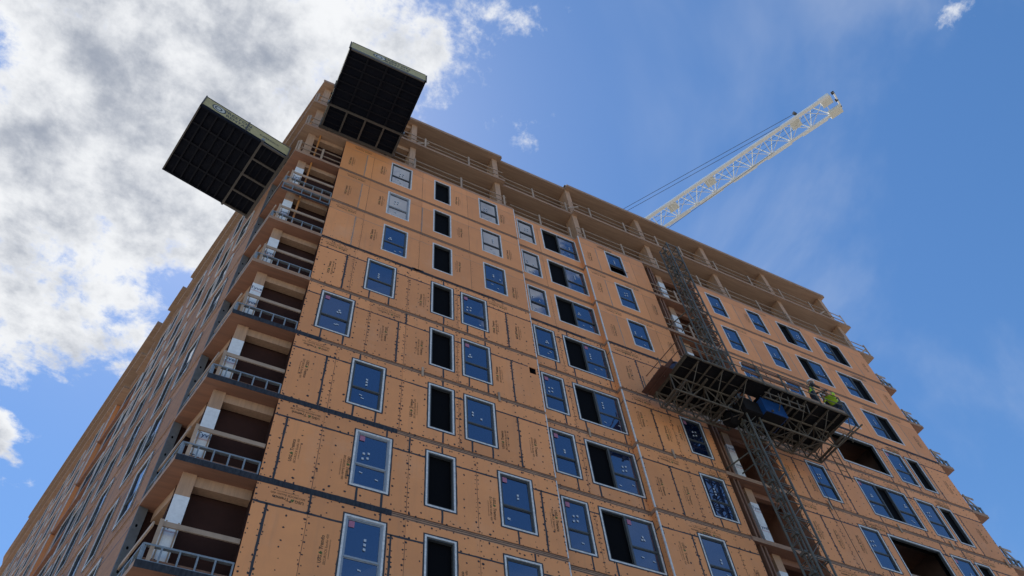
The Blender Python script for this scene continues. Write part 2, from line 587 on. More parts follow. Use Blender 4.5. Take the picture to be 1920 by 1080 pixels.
# vertical joints of the boards: (taped, plain) for each section and level
TAPE = {('A', 0): [0.35, 3.52, 8.17], ('A', 1): [0.35, 8.17], ('A', 2): [1.08, 7.64], ('A', 3): [3.27, 7.64], ('A', 4): [1.09, 7.64],
        ('A', 5): [1.12], ('A', 6): [1.12, 3.95], ('A', 7): [1.12], ('A', -1): [0.35, 3.52, 8.17]}
PLAIN = {('A', 0): [1.36, 3.9, 6.02], ('A', 1): [1.34, 3.9, 6.02], ('A', 2): [1.36, 3.54, 5.5], ('A', 3): [2.2, 3.54, 5.5], ('A', 4): [1.37, 3.53, 5.55],
         ('A', 5): [1.45, 3.9, 6.2], ('A', 6): [1.45, 3.92, 6.2], ('A', 7): [1.45, 3.9, 6.2], ('A', -1): [1.36, 3.9, 6.02]}
for k in range(-1, 8):
    TAPE[('B', k)] = []
    PLAIN[('B', k)] = [10.2]
    TAPE[('C', k)] = [13.73] if k < 5 else [13.45]
    PLAIN[('C', k)] = [15.6] if k in (1, 4, 5, 6, 7) else [14.55]
    TAPE[('D', k)] = [20.68, 23.05, 30.28] if k < 5 else [22.2, 24.7, 30.6]
    PLAIN[('D', k)] = [21.42 if k in (2, 1, 0, -1) else 22.75, 27.42] if k < 5 else [27.6]
ZS = 2.27      # height of the horizontal joint inside a storey


def cells_mesh(mb, x0, x1, z0, z1, holes, T, o0, o1, mi=0):
    """rectangle minus rectangular holes, as a thin slab from depth o0 (back) to o1 (face)"""
    xs = sorted({x0, x1, *[h[i] for h in holes for i in (0, 1) if x0 < h[i] < x1]})
    zs = sorted({z0, z1, *[h[i] for h in holes for i in (2, 3) if z0 < h[i] < z1]})
    nx, nz = len(xs) - 1, len(zs) - 1

    def occ(i, j):
        if i < 0 or j < 0 or i >= nx or j >= nz:
            return False
        cx, cz = (xs[i] + xs[i + 1]) / 2, (zs[j] + zs[j + 1]) / 2
        return not any(h[0] < cx < h[1] and h[2] < cz < h[3] for h in holes)
    cnt = 0
    for i in range(nx):
        for j in range(nz):
            if not occ(i, j):
                continue
            cnt += 1
            a, b, c, d = xs[i], xs[i + 1], zs[j], zs[j + 1]
            mb.quad(T(a, o1, c), T(b, o1, c), T(b, o1, d), T(a, o1, d), mi)
            if not occ(i - 1, j): mb.quad(T(a, o0, c), T(a, o1, c), T(a, o1, d), T(a, o0, d), mi)
            if not occ(i + 1, j): mb.quad(T(b, o1, c), T(b, o0, c), T(b, o0, d), T(b, o1, d), mi)
            if not occ(i, j - 1): mb.quad(T(a, o0, c), T(b, o0, c), T(b, o1, c), T(a, o1, c), mi)
            if not occ(i, j + 1): mb.quad(T(a, o1, d), T(b, o1, d), T(b, o0, d), T(a, o0, d), mi)
    return cnt


def wavy_strip(mb, p, q, w, T, o, wob=0.008, mi=0, step=0.18):
    """taped joint between two points on the wall, edges a little uneven"""
    n = max(2, int(math.dist(p, q) / step))
    dx, dz = (q[0] - p[0]), (q[1] - p[1])
    L = math.hypot(dx, dz); nx, nz = -dz / L, dx / L
    A, Bp = [], []
    for i in range(n + 1):
        t = i / n
        x, z = p[0] + dx * t, p[1] + dz * t
        w1, w2 = w / 2 + random.uniform(-wob, wob), w / 2 + random.uniform(-wob, wob)
        A.append((x + nx * w1, z + nz * w1)); Bp.append((x - nx * w2, z - nz * w2))
    for i in range(n):
        mb.quad(T(A[i][0], o, A[i][1]), T(Bp[i][0], o, Bp[i][1]), T(Bp[i + 1][0], o, Bp[i + 1][1]), T(A[i + 1][0], o, A[i + 1][1]), mi)


def dot(mb, x, z, r, T, o):
    k = len(mb.v)
    n = 6
    a0 = random.random() * 6
    sx, sz = random.uniform(.75, 1.25), random.uniform(.75, 1.35)
    for i in range(n):
        a = a0 + i * 2 * math.pi / n
        rr = r * random.uniform(.75, 1.15)
        mb.v.append(tuple(T(x + rr * sx * math.cos(a), o, z + rr * sz * math.sin(a))))
    mb.f.append(tuple(range(k, k + n))); mb.m.append(0)


# printed marking on the boards, built once per orientation and shared
def print_mesh(name, rot, T):
    mb = MB()

    def Tt(u, v):
        c, s_ = math.cos(rot), math.sin(rot)
        return T(u * c - v * s_, 0.0, u * s_ + v * c)
    add_text(mb, "USG", 0.12, Tt, -0.30, 0.10, 0, bold=True)
    add_text(mb, "Tremco", 0.13, Tt, 0.17, 0.10, 0, bold=True)
    # little leaf-like swirl between the two names
    for dx, dy, rr in ((-0.135, 0.11, 0.04), (-0.105, 0.085, 0.034), (-0.15, 0.075, 0.026)):
        k = len(mb.v)
        for i in range(8):
            a = i * math.pi / 4
            mb.v.append(tuple(Tt(dx + rr * 0.6 * math.cos(a) + 0.4 * rr * math.sin(a), dy + rr * math.sin(a))))
        mb.f.append(tuple(range(k, k + 8))); mb.m.append(1)
    add_text(mb, "SECUROCK ExoAir 430", 0.086, Tt, 0.0, -0.02, 0)
    add_text(mb, "AIR AND WATER BARRIER SYSTEM", 0.036, Tt, 0.02, -0.10, 0)
    return mb.mesh(name, ['ink_dark', 'ink_green'])


PR = {'F_up': print_mesh('printed_marking', math.pi / 2, lambda a, o, c: Vector((a, -o, c))),
      'F_dn': print_mesh('printed_marking', -math.pi / 2, lambda a, o, c: Vector((a, -o, c))),
      'F_fl': print_mesh('printed_marking', math.pi, lambda a, o, c: Vector((a, -o, c)))}


def overlaps(x, z, hx, hz, holes):
    return any(h[0] < x + hx and h[1] > x - hx and h[2] < z + hz and h[3] > z - hz for h in holes)


HOLE_SQ = (8.39, 8.66, 10.93, 11.27)      # small square opening high on the left section


def clad(sec, k, T):
    x0, x1, ob = SEC[sec]
    z0, z1 = k * H + 0.05, k * H + 2.87
    zs = k * H + ZS
    wins = [w for w in WIN if w[0] == sec and w[1] == k]
    holes = [(w[2] + .05, w[3] - .05, k * H + w[4] + .05, k * H + w[5] - .05) for w in wins]
    if sec == 'A' and k == 3:
        holes.append(HOLE_SQ)
    Tn = lambda s, o, z: T(s, o + ob, z)
    lower = k < 5
    joints = sorted(TAPE[(sec, k)] + PLAIN[(sec, k)])
    edges = [x0] + joints + [x1]
    dots = MB()
    boards = []
    for i in range(len(edges) - 1):
        boards.append((edges[i], edges[i + 1], z0, zs))
    # strip of boards above, split at fewer places
    strip = [x0] + [j for j in PLAIN[(sec, k)]] + [x1]
    for i in range(len(strip) - 1):
        boards.append((strip[i], strip[i + 1], zs, z1))
    for (a, b, c, d) in boards:
        mb = MB()
        off = random.uniform(-0.002, 0.002)
        if cells_mesh(mb, a + .003, b - .003, c + .003, d - .003, holes, Tn, -0.022, off):
            bo = mb.build('sheathing_panel', 'sheathing', B)
            # printed markings
            w = b - a
            if d - c > 1.5:
                n = 2 if w > 1.9 else 1
                for q in range(n):
                    px = a + w * (q + .5) / n + random.uniform(-.12, .12)
                    pz = c + (d - c) * random.uniform(.42, .62)
                    if w > .55 and random.random() < .86 and not overlaps(px, pz, .19, .42, holes):
                        o = link('printed_marking', PR[random.choice(['F_up', 'F_dn'])], bo)
                        o['kind'] = 'stuff'
                        o.location = Tn(px, 0.004, pz)
            elif w > 1.0:
                for _ in range(1 if w < 2.4 else 2):
                    px = random.uniform(a + .5, b - .5); pz = c + .36
                    if not overlaps(px, pz, .48, .17, holes):
                        o = link('printed_marking', PR['F_fl'], bo)
                        o['kind'] = 'stuff'
                        o.location = Tn(px, 0.004, pz)
            if lower or (k == 5 and random.random() < .5):
                r0 = 0.027 if lower else 0.012
                pts = []
                zz = c + .05
                while zz < d - .03:
                    for xx in (a + .045, b - .045):
                        pts.append((xx, zz))
                    zz += .17
                xx = a + .1
                while xx < b - .05:
                    pts.append((xx, c + .04))
                    if d - c < 1: pts.append((xx, d - .05))
                    xx += .21
                nf = max(1, int(round(w / .41)))
                for q in range(1, nf):
                    zz = c + .2
                    while zz < d - .1:
                        pts.append((a + w * q / nf + random.uniform(-.015, .015), zz))
                        zz += .29
                for (px, pz) in pts:
                    if random.random() < .14:
                        continue
                    px += random.gauss(0, .014); pz += random.gauss(0, .03)
                    if not overlaps(px, pz, .07, .07, holes):
                        dot(dots, px, pz, r0 * random.uniform(.45, 1.35), Tn, 0.0045)
                if not lower:
                    continue
    if dots.v:
        o = dots.build('fastener_spots', 'dot', B)
        o['kind'] = 'stuff'
    # taped joints
    mb = MB()
    tw = 0.058 if lower else 0.04
    ot = 0.0035

    def hseg(z, a, b):
        segs = [(a, b)]
        for h in holes:
            if h[2] - .1 < z < h[3] + .1:
                new = []
                for (p, q) in segs:
                    if h[1] + .06 <= p or h[0] - .06 >= q:
                        new.append((p, q))
                    else:
                        if h[0] - .06 > p: new.append((p, h[0] - .06))
                        if h[1] + .06 < q: new.append((h[1] + .06, q))
                segs = new
        for p, q in segs:
            if q - p > .05:
                wavy_strip(mb, (p, z), (q, z), tw if lower else .018, Tn, ot)

    def vseg(x, a, b):
        segs = [(a, b)]
        for h in holes:
            if h[0] - .08 < x < h[1] + .08:
                new = []
                for (p, q) in segs:
                    if h[3] + .06 <= p or h[2] - .06 >= q:
                        new.append((p, q))
                    else:
                        if h[2] - .06 > p: new.append((p, h[2] - .06))
                        if h[3] + .06 < q: new.append((h[3] + .06, q))
                segs = new
        for p, q in segs:
            if q - p > .05:
                wavy_strip(mb, (x, p), (x, q), tw, Tn, ot)
    hseg(zs, x0, x1)
    for x in TAPE[(sec, k)]:
        vseg(x, z0, zs)
    if lower:
        for w in wins:                       # short joints under (and over) the window jambs
            if sec == 'B' and w[2] < 9.5:
                vs = [w[2] + .75]
            else:
                vs = [w[2] + .22, w[3] - .17] if w[3] - w[2] > 1.0 and random.random() < .75 else [w[2] + .5]
            for x in vs:
                wavy_strip(mb, (x, z0), (x, k * H + w[4]), tw, Tn, ot)
                if random.random() < .45:
                    wavy_strip(mb, (x, k * H + w[5]), (x, z1), tw, Tn, ot)
        for x in PLAIN[(sec, k)]:
            if random.random() < .35:
                wavy_strip(mb, (x, zs), (x, z1), tw, Tn, ot)
    mb.build('joint_tape', 'tape_dark' if lower else 'tape_grey', B)['kind'] = 'stuff'
    # thin open joints of the plain board edges
    mb = MB()
    for x in PLAIN[(sec, k)]:
        wavy_strip(mb, (x, z0), (x, zs), .010, Tn, 0.003, wob=.002)
    if not lower:
        wavy_strip(mb, (x0, z1 - .05), (x1, z1 - .05), .008, Tn, .003, wob=.001, step=1.0)
    mb.build('open_joint', 'dot', B)['kind'] = 'stuff'


def window(w, T, ob, parent, lower, silver=False, stick=True, awning=False, cheap=False):
    sec, k, x0, x1, z0, z1, kind = w
    z0 += k * H; z1 += k * H
    Tn = lambda s, o, z: T(s, o + ob, z)
    tr = 0.054
    fr = 'frame_silver' if silver else 'frame_dark'

    def ring(mb, a, b, c, d, wd, o0, o1, mi=0):
        mb.box(a, b, o0, o1, d - wd, d, Tn, mi); mb.box(a, b, o0, o1, c, c + wd, Tn, mi)
        mb.box(a, a + wd, o0, o1, c + wd, d - wd, Tn, mi); mb.box(b - wd, b, o0, o1, c + wd, d - wd, Tn, mi)
    a, b, c, d = x0 + tr, x1 - tr, z0 + tr, z1 - tr
    mb = MB()
    ring(mb, a, b, c, d, 0.042, -0.11, -0.012)          # frame
    n = len(kind)
    spans = []
    if kind == 'KH': cuts = [a, a + (b - a) * .46, b]
    elif kind == 'HK': cuts = [a, a + (b - a) * .54, b]
    elif kind == 'HKH': cuts = [a, a + (b - a) * .37, a + (b - a) * .63, b]
    else: cuts = [a, b]
    for x in cuts[1:-1]:
        mb.box(x - .035, x + .035, -.11, -.012, c + .042, d - .042, Tn)
    wo = mb.build('window', fr, parent)
    # flashing trim round the opening
    mt = MB()
    ring(mt, x0, x1, z0, z1, tr, -0.07, 0.008)
    mt.build('flashing_trim', 'trim', wo)
    if lower:
        mt = MB()
        for p, q in (((x0 - .02, z0), (x0 - .02, z1)), ((x1 + .02, z0), (x1 + .02, z1)), ((x0 - .04, z0 - .02), (x1 + .04, z0 - .02)), ((x0 - .04, z1 + .02), (x1 + .04, z1 + .02))):
            wavy_strip(mt, p, q, .05, Tn, .006, wob=.007)
        mt.build('window_tape', 'tape_dark', wo)['kind'] = 'stuff'
    for i, t in enumerate(kind):
        p, q = cuts[i] + .042 - (.007 if i else 0), cuts[i + 1] - .042 + (.007 if i < n - 1 else 0)
        cc, dd = c + .042, d - .042
        if t == 'K':
            mk = MB()
            mk.quad(Tn(p, -.125, cc), Tn(q, -.125, cc), Tn(q, -.125, dd), Tn(p, -.125, dd))
            nsl = 0
            for j in range(1, nsl):
                xx = p + (q - p) * j / nsl
                mk.box(xx - .006, xx + .006, -.17, -.155, cc, dd, Tn)
            mk.build('black_infill', 'black_panel', wo)
        elif t == 'H':
            zm = cc + (dd - cc) * .40
            ms = MB()
            ring(ms, p, q, zm - .02, dd, .028, -.072, -.03)
            if not awning:
                ring(ms, p, q, cc, zm - .021, .028, -.085, -.045)
            ms.box(p, q, -.06, -.026, zm - .026, zm + .026, Tn)
            ms.build('sash', fr, wo)
            tl = random.uniform(-.011, .011); tl2 = tl + random.uniform(-.003, .003)
            mg = MB()
            mg.quad(Tn(p + .03, -.052 + tl, zm), Tn(q - .03, -.052 + tl2, zm), Tn(q - .03, -.052 - tl, dd - .03), Tn(p + .03, -.052 - tl2, dd - .03))
            mg.build('pane', 'glass', wo)
            mg = MB()
            if awning:
                mg.box(p, q, -.012, .012, 0, zm - cc, lambda s, o, z: Tn(s, -.10 + .5 * (1 - z / (zm - cc)) * .62 + o, cc + z))
                mg.build('open_sash', fr, wo)
                mg = MB()
                f = lambda s, u: Tn(s, -.085 + .31 * (1 - u), cc + (zm - cc) * u)
                mg.quad(f(p + .04, .06), f(q - .04, .06), f(q - .04, .94), f(p + .04, .94))
                mk = MB(); mk.quad(Tn(p, -.125, cc), Tn(q, -.125, cc), Tn(q, -.125, zm), Tn(p, -.125, zm))
                mk.build('black_infill', 'black_panel', wo)
            else:
                mg.quad(Tn(p + .03, -.066 + tl2, cc + .03), Tn(q - .03, -.066 + tl, cc + .03), Tn(q - .03, -.066 - tl, zm), Tn(p + .03, -.066 - tl2, zm))
            mg.build('pane', 'glass', wo)
            if stick:
                mk = MB()
                gx, gz = random.uniform(p + .12, q - .35), random.uniform(zm + .15, dd - .75)
                oo = -.034
                lay = random.choice([[(0, 0), (0, .13), (0, .26)], [(0, 0), (.14, .05), (.02, .2), (.16, .24)], [(0, 0), (.05, .12), (.09, .02)], [(0, 0), (0, .12), (.3, -.08)]])
                for (dx, dz) in lay:
                    rr = random.uniform(-.02, .02)
                    u0, w0 = gx + dx, gz + dz
                    if u0 + .1 < q - .04:
                        mk.quad(Tn(u0, oo, w0), Tn(u0 + .065, oo, w0 + rr), Tn(u0 + .065, oo, w0 + .075 + rr), Tn(u0, oo, w0 + .075))
                for _ in range(random.randint(0, 2)):
                    u0, w0 = random.uniform(p + .1, q - .2), random.uniform(cc + .2, zm - .2)
                    mk.quad(Tn(u0, -.05, w0), Tn(u0 + .09, -.05, w0 - .02), Tn(u0 + .09, -.05, w0 + .015), Tn(u0, -.05, w0 + .04))
                mk.build('sticker', 'sticker', wo)['kind'] = 'stuff'
                if lower and random.random() < .55:
                    mk = MB()
                    mk.quad(Tn(p + .05, oo, dd - .24), Tn(p + .20, oo, dd - .24), Tn(p + .20, oo, dd - .05), Tn(p + .05, oo, dd - .05))
                    mk.build('pink_label', 'sticker_pink', wo)
        elif t == 'O':
            mk = MB()
            for f_ in (.24, .30):
                xx = p + (q - p) * f_
                mk.box(xx - .02, xx + .02, -.75, -.66, cc, dd, Tn)
            mk.box(p, p + (q - p) * .3, -.75, -.66, cc + .9, cc + .94, Tn)
            mk.build('steel_stud', 'galv', wo)
            mk = MB(); mk.box(p - .05, q + .05, -.24, -.2, cc + .22, cc + .31, Tn)
            mk.build('timber_rail', 'lumber', wo)
            mk = MB(); mk.box(q - 1.0, q - .35, -1.2, -.9, cc - .3, cc + .55, Tn)
            mk.build('stacked_board', 'wrap', wo)
    return wo


for sec in 'ABCD':
    for k in range(-1, 8):
        clad(sec, k, FT)
for w in WIN:
    sec, k = w[0], w[1]
    sil = sec == 'A' and w[2] < 3 and k in (0, 1, 6, -1)
    window(w, FT, SEC[sec][2], B, k < 5, silver=sil, awning=(sec == 'C' and k == 7))

# small square opening and its dark box
mb = MB(); mb.quad((HOLE_SQ[0], .2, HOLE_SQ[2]), (HOLE_SQ[1], .2, HOLE_SQ[2]), (HOLE_SQ[1], .2, HOLE_SQ[3]), (HOLE_SQ[0], .2, HOLE_SQ[3]))
mb.build('vent_opening', 'black_panel', B)

# --- bands at the floor lines
DARK = {('A', 1): (0, 3.5), ('A', 2): (0, 3.5), ('A', 3): (0, .8), ('A', 5): (0, 7.6), ('B', 5): (9.0, 11.6), ('C', 5): (12.6, 15.6), ('D', 5): (22.6, 31.85)}
for sec in 'ABCD':
    x0, x1, ob = SEC[sec]
    for k in range(-1, 9):
        z = k * H
        Tn = lambda s, o, zz: FT(s, o + ob, zz)
        mb = MB()
        if k == 8:
            mb.box(x0, x1, -.028, -.004, z - .13, z + .05, Tn)
            mb.build('floor_band', 'clt_edge', B)
            continue
        mb.box(x0 + .002, x1 - .002, -.055, -.012, z - .128, z + .048, Tn)
        fb = mb.build('floor_band', 'clt_edge', B)
        mb = MB()
        for dz in ((-.09, -.02, .03) if k < 5 else (-.1, -.04, .035)):
            mb.box(x0 + .004, x1 - .004, -.013, -.004, z + dz - .005, z + dz + .005, Tn)
        mb.build('flashing_strip', 'dot', fb)
        if (sec, k) in DARK:
            a, b = DARK[(sec, k)]
            mb = MB()
            if k == 5:
                wavy_strip(mb, (a, z - .02), (b, z - .02), .085, Tn, .006, wob=.03, step=.22)
                if sec == 'A':
                    for xx in (3.62, 3.7, 3.8, 3.95):
                        wavy_strip(mb, (xx, z + .02), (xx + .22, z - .02), .12, Tn, .012, wob=.04, step=.1)
            else:
                wavy_strip(mb, (a, z - .04), (b, z - .04), .19, Tn, .006, wob=.006)
            mb.build('membrane_strip', 'membrane', fb)

# timber blocks bridging the floor line
for x in (4.21, 7.0, 14.11, 21.56, 25.26, 28.24, 31.55):
    mb = MB(); mb.box(x - .035, x + .035, 0.008, .05, 9.0 - .24, 9.0 + .2, FT)
    mb.build('timber_block', 'lumber', B)
mb = MB(); mb.box(10.65, 10.72, -RB + .008, -RB + .05, 8.76, 9.2, FT)
mb.build('timber_block', 'lumber', B)

# --- recess returns with white corner flashing
for k in range(-1, 8):
    mb = MB(); mb.box(XC - .004, XC + .02, -RB + .001, -.004, k * H + .05, k * H + 2.87, FT)
    rp = mb.build('return_panel', 'sheathing', B)
    if k < 5:
        ds = MB()
        zz = k * H + .15
        while zz < k * H + 2.8:
            dot(ds, 0, 0, .02, lambda s, o, z: Vector((XC - .0065, .10 + s * .6, zz + z)), 0)
            zz += .17
        tp = MB()
        tp.quad((XC - .007, .01, k * H + ZS - .02), (XC - .007, .24, k * H + ZS - .02), (XC - .007, .24, k * H + ZS + .03), (XC - .007, .01, k * H + ZS + .03))
        tp.build('joint_tape', 'tape_dark', rp)
        o = ds.build('fastener_spots', 'dot', rp); o['kind'] = 'stuff'
    for x, nm in ((XB, 0), (XC, 1)):
        mb = MB()
        if nm == 0:
            mb.box(x - .026, x + .010, -.03, .009, k * H + .02, k * H + 2.89, FT)
        else:
            mb.box(x - .012, x + .042, -.03, .011, k * H + .02, k * H + 2.89, FT)
        mb.build('corner_flashing', 'trim', B)
    mb = MB(); mb.box(XC - .02, XC + .03, -RB, .02, k * H - .1, k * H + .03, FT)
    mb.build('floor_band', 'clt_edge', B)

# --- dark backing wall behind the boards, added to stop light and see-through
oh = [(w[2] + .1, w[3] - .1, w[1] * H + w[4] + .1, w[1] * H + w[5] - .1) for w in WIN if w[6] == 'O']
for k in range(-4, 8):
    lo, hi = k * H + .05, k * H + 2.87
    for (a, b, hh, o0) in ((.02, XB, [], -.26), (XB, XC, [], -.5), (XC, XS - .02, [], -.26), (XD + .02, XE - .02, oh, -.26)):
        mb = MB()
        cells_mesh(mb, a, b, lo, hi, [h for h in hh if lo < h[2] < hi], FT, o0, o0 + .03)
        mb.build('backing_wall', 'black_panel', B)
for w in WIN:
    if w[6] == 'O':
        mb = MB()
        mb.quad((w[2] - .4, 3.2, w[1] * H + .05), (w[3] + .4, 3.2, w[1] * H + .05), (w[3] + .4, 3.2, w[1] * H + 2.87), (w[2] - .4, 3.2, w[1] * H + 2.87))
        for xx in (w[2] - .4, w[3] + .4):
            mb.quad((xx, .27, w[1] * H + .05), (xx, 3.2, w[1] * H + .05), (xx, 3.2, w[1] * H + 2.87), (xx, .27, w[1] * H + 2.87))
        mb.build('room_wall', 'room', B)
# podium wall below the lowest boards
mb = MB(); mb.box(XA, XS, -.2, -.01, GZ, -3.14, FT); mb.box(XD, XE, -.2, -.01, GZ, -3.14, FT)
mb.build('podium_wall', 'concrete', B)

# --- corner bays (left and right): side wall, back wall, column, beam, guards
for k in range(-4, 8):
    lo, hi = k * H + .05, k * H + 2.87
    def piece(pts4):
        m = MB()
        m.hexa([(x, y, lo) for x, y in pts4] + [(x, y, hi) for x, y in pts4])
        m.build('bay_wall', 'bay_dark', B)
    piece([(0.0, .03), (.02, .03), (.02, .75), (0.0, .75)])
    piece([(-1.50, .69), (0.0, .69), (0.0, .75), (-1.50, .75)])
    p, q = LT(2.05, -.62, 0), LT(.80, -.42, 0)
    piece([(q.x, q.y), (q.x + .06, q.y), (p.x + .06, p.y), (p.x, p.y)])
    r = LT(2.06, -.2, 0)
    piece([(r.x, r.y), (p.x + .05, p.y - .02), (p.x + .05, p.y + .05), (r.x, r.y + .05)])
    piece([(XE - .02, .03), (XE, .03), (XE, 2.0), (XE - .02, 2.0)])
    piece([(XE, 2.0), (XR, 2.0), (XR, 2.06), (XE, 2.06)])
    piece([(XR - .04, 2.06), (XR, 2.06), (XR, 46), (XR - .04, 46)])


def wrap_text(mb, T, w, h, seed):
    rnd = random.Random(seed)
    z = rnd.uniform(.1, .35)
    while z < h - .15:
        add_text(mb, "Tyvek", .20, lambda u, v: T(u, v), w / 2 + rnd.uniform(-.05, .08), z, 0, rot=0, bold=True)
        add_text(mb, "CommercialWrap.", .085, lambda u, v: T(u, v), w / 2 + rnd.uniform(-.12, .12), z - .15 if z > .2 else z + .15, 1)
        z += rnd.uniform(.75, 1.0)


def bay_column(x0, x1, y0, y1, k, wrapped, name='column'):
    zb, zt = k * H + .05, (k + 1) * H - .13
    if k == 9: zt = 29.92
    mb = MB(); mb.box(x0, x1, y0, y1, zb, zt)
    c = mb.build(name, 'glulam', B)
    if wrapped:
        hh = 2.12
        mb = MB(); mb.box(x0 - .006, x1 + .006, y0 - .006, y1 + .006, zb, zb + hh)
        wr = mb.build('house_wrap', 'wrap', c)
        mb = MB()
        def T(u, v): return Vector((x0 + max(0.0, min(x1 - x0, u)), y0 - .009, zb + v))
        wrap_text(mb, T, x1 - x0, hh, k * 7 + int(x0 * 3))
        mb.build('wrap_lettering', ['wrap_blue', 'wrap_red'], c)
        if x0 < 0:      # loose battens holding the wrap
            mb = MB()
            for xx in (x0 + .02, x1 - .05):
                mb.box(xx, xx + .035, y0 - .03, y0 - .008, zb + .05, zb + 1.35)
            mb.build('batten', 'lumber', c)
    return c


def stud_guard(T, s0, s1, z, h, o=-.03, step=.40):
    """low wall of galvanised studs between two tracks"""
    mb = MB()
    mb.box(s0, s1, o - .09, o, z, z + .045, T)
    g = mb.build('guard_track', 'galv', B)
    mb = MB(); mb.box(s0, s1, o - .09, o, z + h - .045, z + h, T)
    mb.build('top_track', 'galv', g)
    n = max(2, int(round((s1 - s0) / step)))
    for i in range(n + 1):
        x = s0 + (s1 - s0 - .04) * i / n
        mb = MB(); mb.box(x, x + .04, o - .088, o - .003, z + .045, z + h - .045, T)
        mb.build('stud', 'galv', g)
    return g


def wood_guard(T, s0, s1, z, h=1.05, o=-.05, step=2.4, mid=True, posts=None, w=.042):
    mb = MB(); mb.box(s0, s1, o - .04, o, z + h - w, z + h, T)
    g = mb.build('guard_rail', 'lumber', B)
    if mid:
        mb = MB(); mb.box(s0, s1, o - .04, o, z + h * .5 - w, z + h * .5, T); mb.build('mid_rail', 'lumber', g)
    if posts is None:
        n = max(1, int(round((s1 - s0) / step)))
        posts = [s0 + (s1 - s0 - .1) * i / n for i in range(n + 1)]
    for x in posts:
        mb = MB(); mb.box(x, x + .09, o + .002, o + .045, z - .12, z + h + .06, T)
        mb.build('post', 'lumber', g)
    return g


for k in range(-1, 10):
    z = k * H + .05
    top = (k + 1) * H - .13 if k < 9 else 29.92
    bay_column(-1.70, -1.36, .35, .72, k, k <= 6)
    # beams from the column to the wall and back along the left side
    mb = MB(); mb.box(-1.36, 0.0, .40, .66, top - .31, top - .002)
    mb.build('beam', 'glulam', B)
    mb = MB(); p = LT(1.95, -.45, 0)
    mb.bar((-1.55, .72, top - .18), (p.x + .05, p.y, top - .18), .24, .355)
    mb.build('beam', 'glulam', B)
    if k in (5, 6, 7):
        mb = MB(); mb.bar((-1.16, .28, z), (-1.16, .28, top), .07)
        mb.build('shoring_post', 'orange_prop', B)
    # guards
    if k <= 6:
        stud_guard(FT, -1.95, -.02, z, .46)
        stud_guard(LT, .04, 1.98, z, .46, step=.5)
        mb = MB(); mb.box(-1.72, -.02, .06, .10, z + .98, z + 1.11)
        gr = mb.build('guard_rail', 'lumber', B)
        mb = MB(); mb.box(-1.80, -1.71, .04, .13, z, z + 1.14); mb.build('post', 'lumber', gr)
        mb = MB(); mb.bar(LT(.12, -.1, z + 1.04), LT(1.95, -.1, z + 1.04), .04, .12); mb.build('rail', 'lumber', gr)
        mb = MB(); mb.box(-1.9, -.05, .12, .16, z + .02, z + .16); mb.build('toe_board', 'lumber_red', gr)
    else:
        e = .0 if k == 7 else 2.4
        wood_guard(FT, -1.92, e, z, 1.0, posts=[-1.92, -.9] if k == 7 else [-1.92])
        wood_guard(LT, .04, 2.0 if k == 7 else 14, z, 1.0, posts=[.05])
    if k <= 3 and k >= 0:
        mb = MB(); mb.box(-1.985, .0, .002, .008, k * H - .132, k * H + .052, FT)
        mb.build('membrane_strip', 'membrane', B)
    elif k < 8:
        mb = MB(); mb.box(-1.985, .0, .001, .008, k * H - .132, k * H + .052, FT)
        mb.build('slab_edge_strip', 'clt_edge', B)
    mb = MB(); mb.box(.0, 2.0, .001, .008, k * H - .132, k * H + .052, LT)
    mb.build('slab_edge_strip', 'membrane' if k == 6 else 'clt_edge', B)
# lower tier of studs hung under one slab
stud_guard(FT, -1.95, -.02, 17.42, .44, o=.0)
mb = MB(); mb.box(-1.96, -.02, -.012, -.004, 17.30, 17.42, FT); mb.build('membrane_strip', 'membrane', B)

# right corner bays
for k in range(1, 9):
    z = k * H + .05
    if k < 8:
        stud_guard(FT, XE + .02, XR - .02, z, .46, step=.33)
        stud_guard(lambda s, o, zz: Vector((XR + o, s, zz)), .03, 1.95, z, .46, step=.4)
        bay_column(XR - .75, XR - .42, .36, .72, k, k < 7)
        mb = MB(); mb.bar((XE + .25, .1, z + 1.0), (XR - .05, .1, z + 1.0), .04, .1)
        gr = mb.build('guard_rail', 'lumber', B)
        mb = MB(); mb.box(XE + .3, XE + .39, .06, .12, z, z + 1.1); mb.build('post', 'lumber', gr)
        mb = MB(); mb.bar((XE + .35, .1, z + 1.05), (XR - .1, .1, z + .4), .04, .09); mb.build('brace', 'lumber', gr)
        mb = MB(); mb.box(XE, XR + .005, .001, .008, k * H - .132, k * H + .052, FT)
        mb.build('slab_edge_strip', 'clt_edge', B)

# --- open top storeys: columns, cross walls, guards
COLX = [3.20, 8.03, 12.78, 17.55, 22.35, 27.15, 31.95]
for k in (8, 9):
    top = 26.87 if k == 8 else 29.92
    for x in COLX:
        mb = MB(); yo = RB if 8.6 < x < 12.4 else 0
        mb.box(x + .02, x + .32, .26 + yo, .95 + yo, k * H + .05, top)
        mb.build('column', 'glulam', B)
    mb = MB(); mb.box(-1.36, 3.2, .40, .66, top - .36, top - .002)
    mb.build('beam', 'glulam', B)
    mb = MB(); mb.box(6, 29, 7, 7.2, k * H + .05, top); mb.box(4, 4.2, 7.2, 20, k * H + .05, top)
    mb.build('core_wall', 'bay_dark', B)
wood_guard(FT, 2.42, 8.5, 24.05, 1.0, posts=[3.4, 5.9, 8.3])
wood_guard(lambda s, o, z: FT(s, o - RB, z), 8.85, 12.45, 24.05, 1.0, posts=[10.5, 12.3])
wood_guard(FT, 12.7, 31.8, 24.05, 1.0, posts=[13.0, 15.4, 17.6, 20.4, 22.4, 24.6, 26.8, 29.0, 31.3])
wood_guard(FT, 2.42, 8.5, 27.05, 1.0, posts=[3.9, 6.4])
wood_guard(lambda s, o, z: FT(s, o - RB, z), 8.6, 12.75, 27.05, 1.0, posts=[10.4, 12.5])
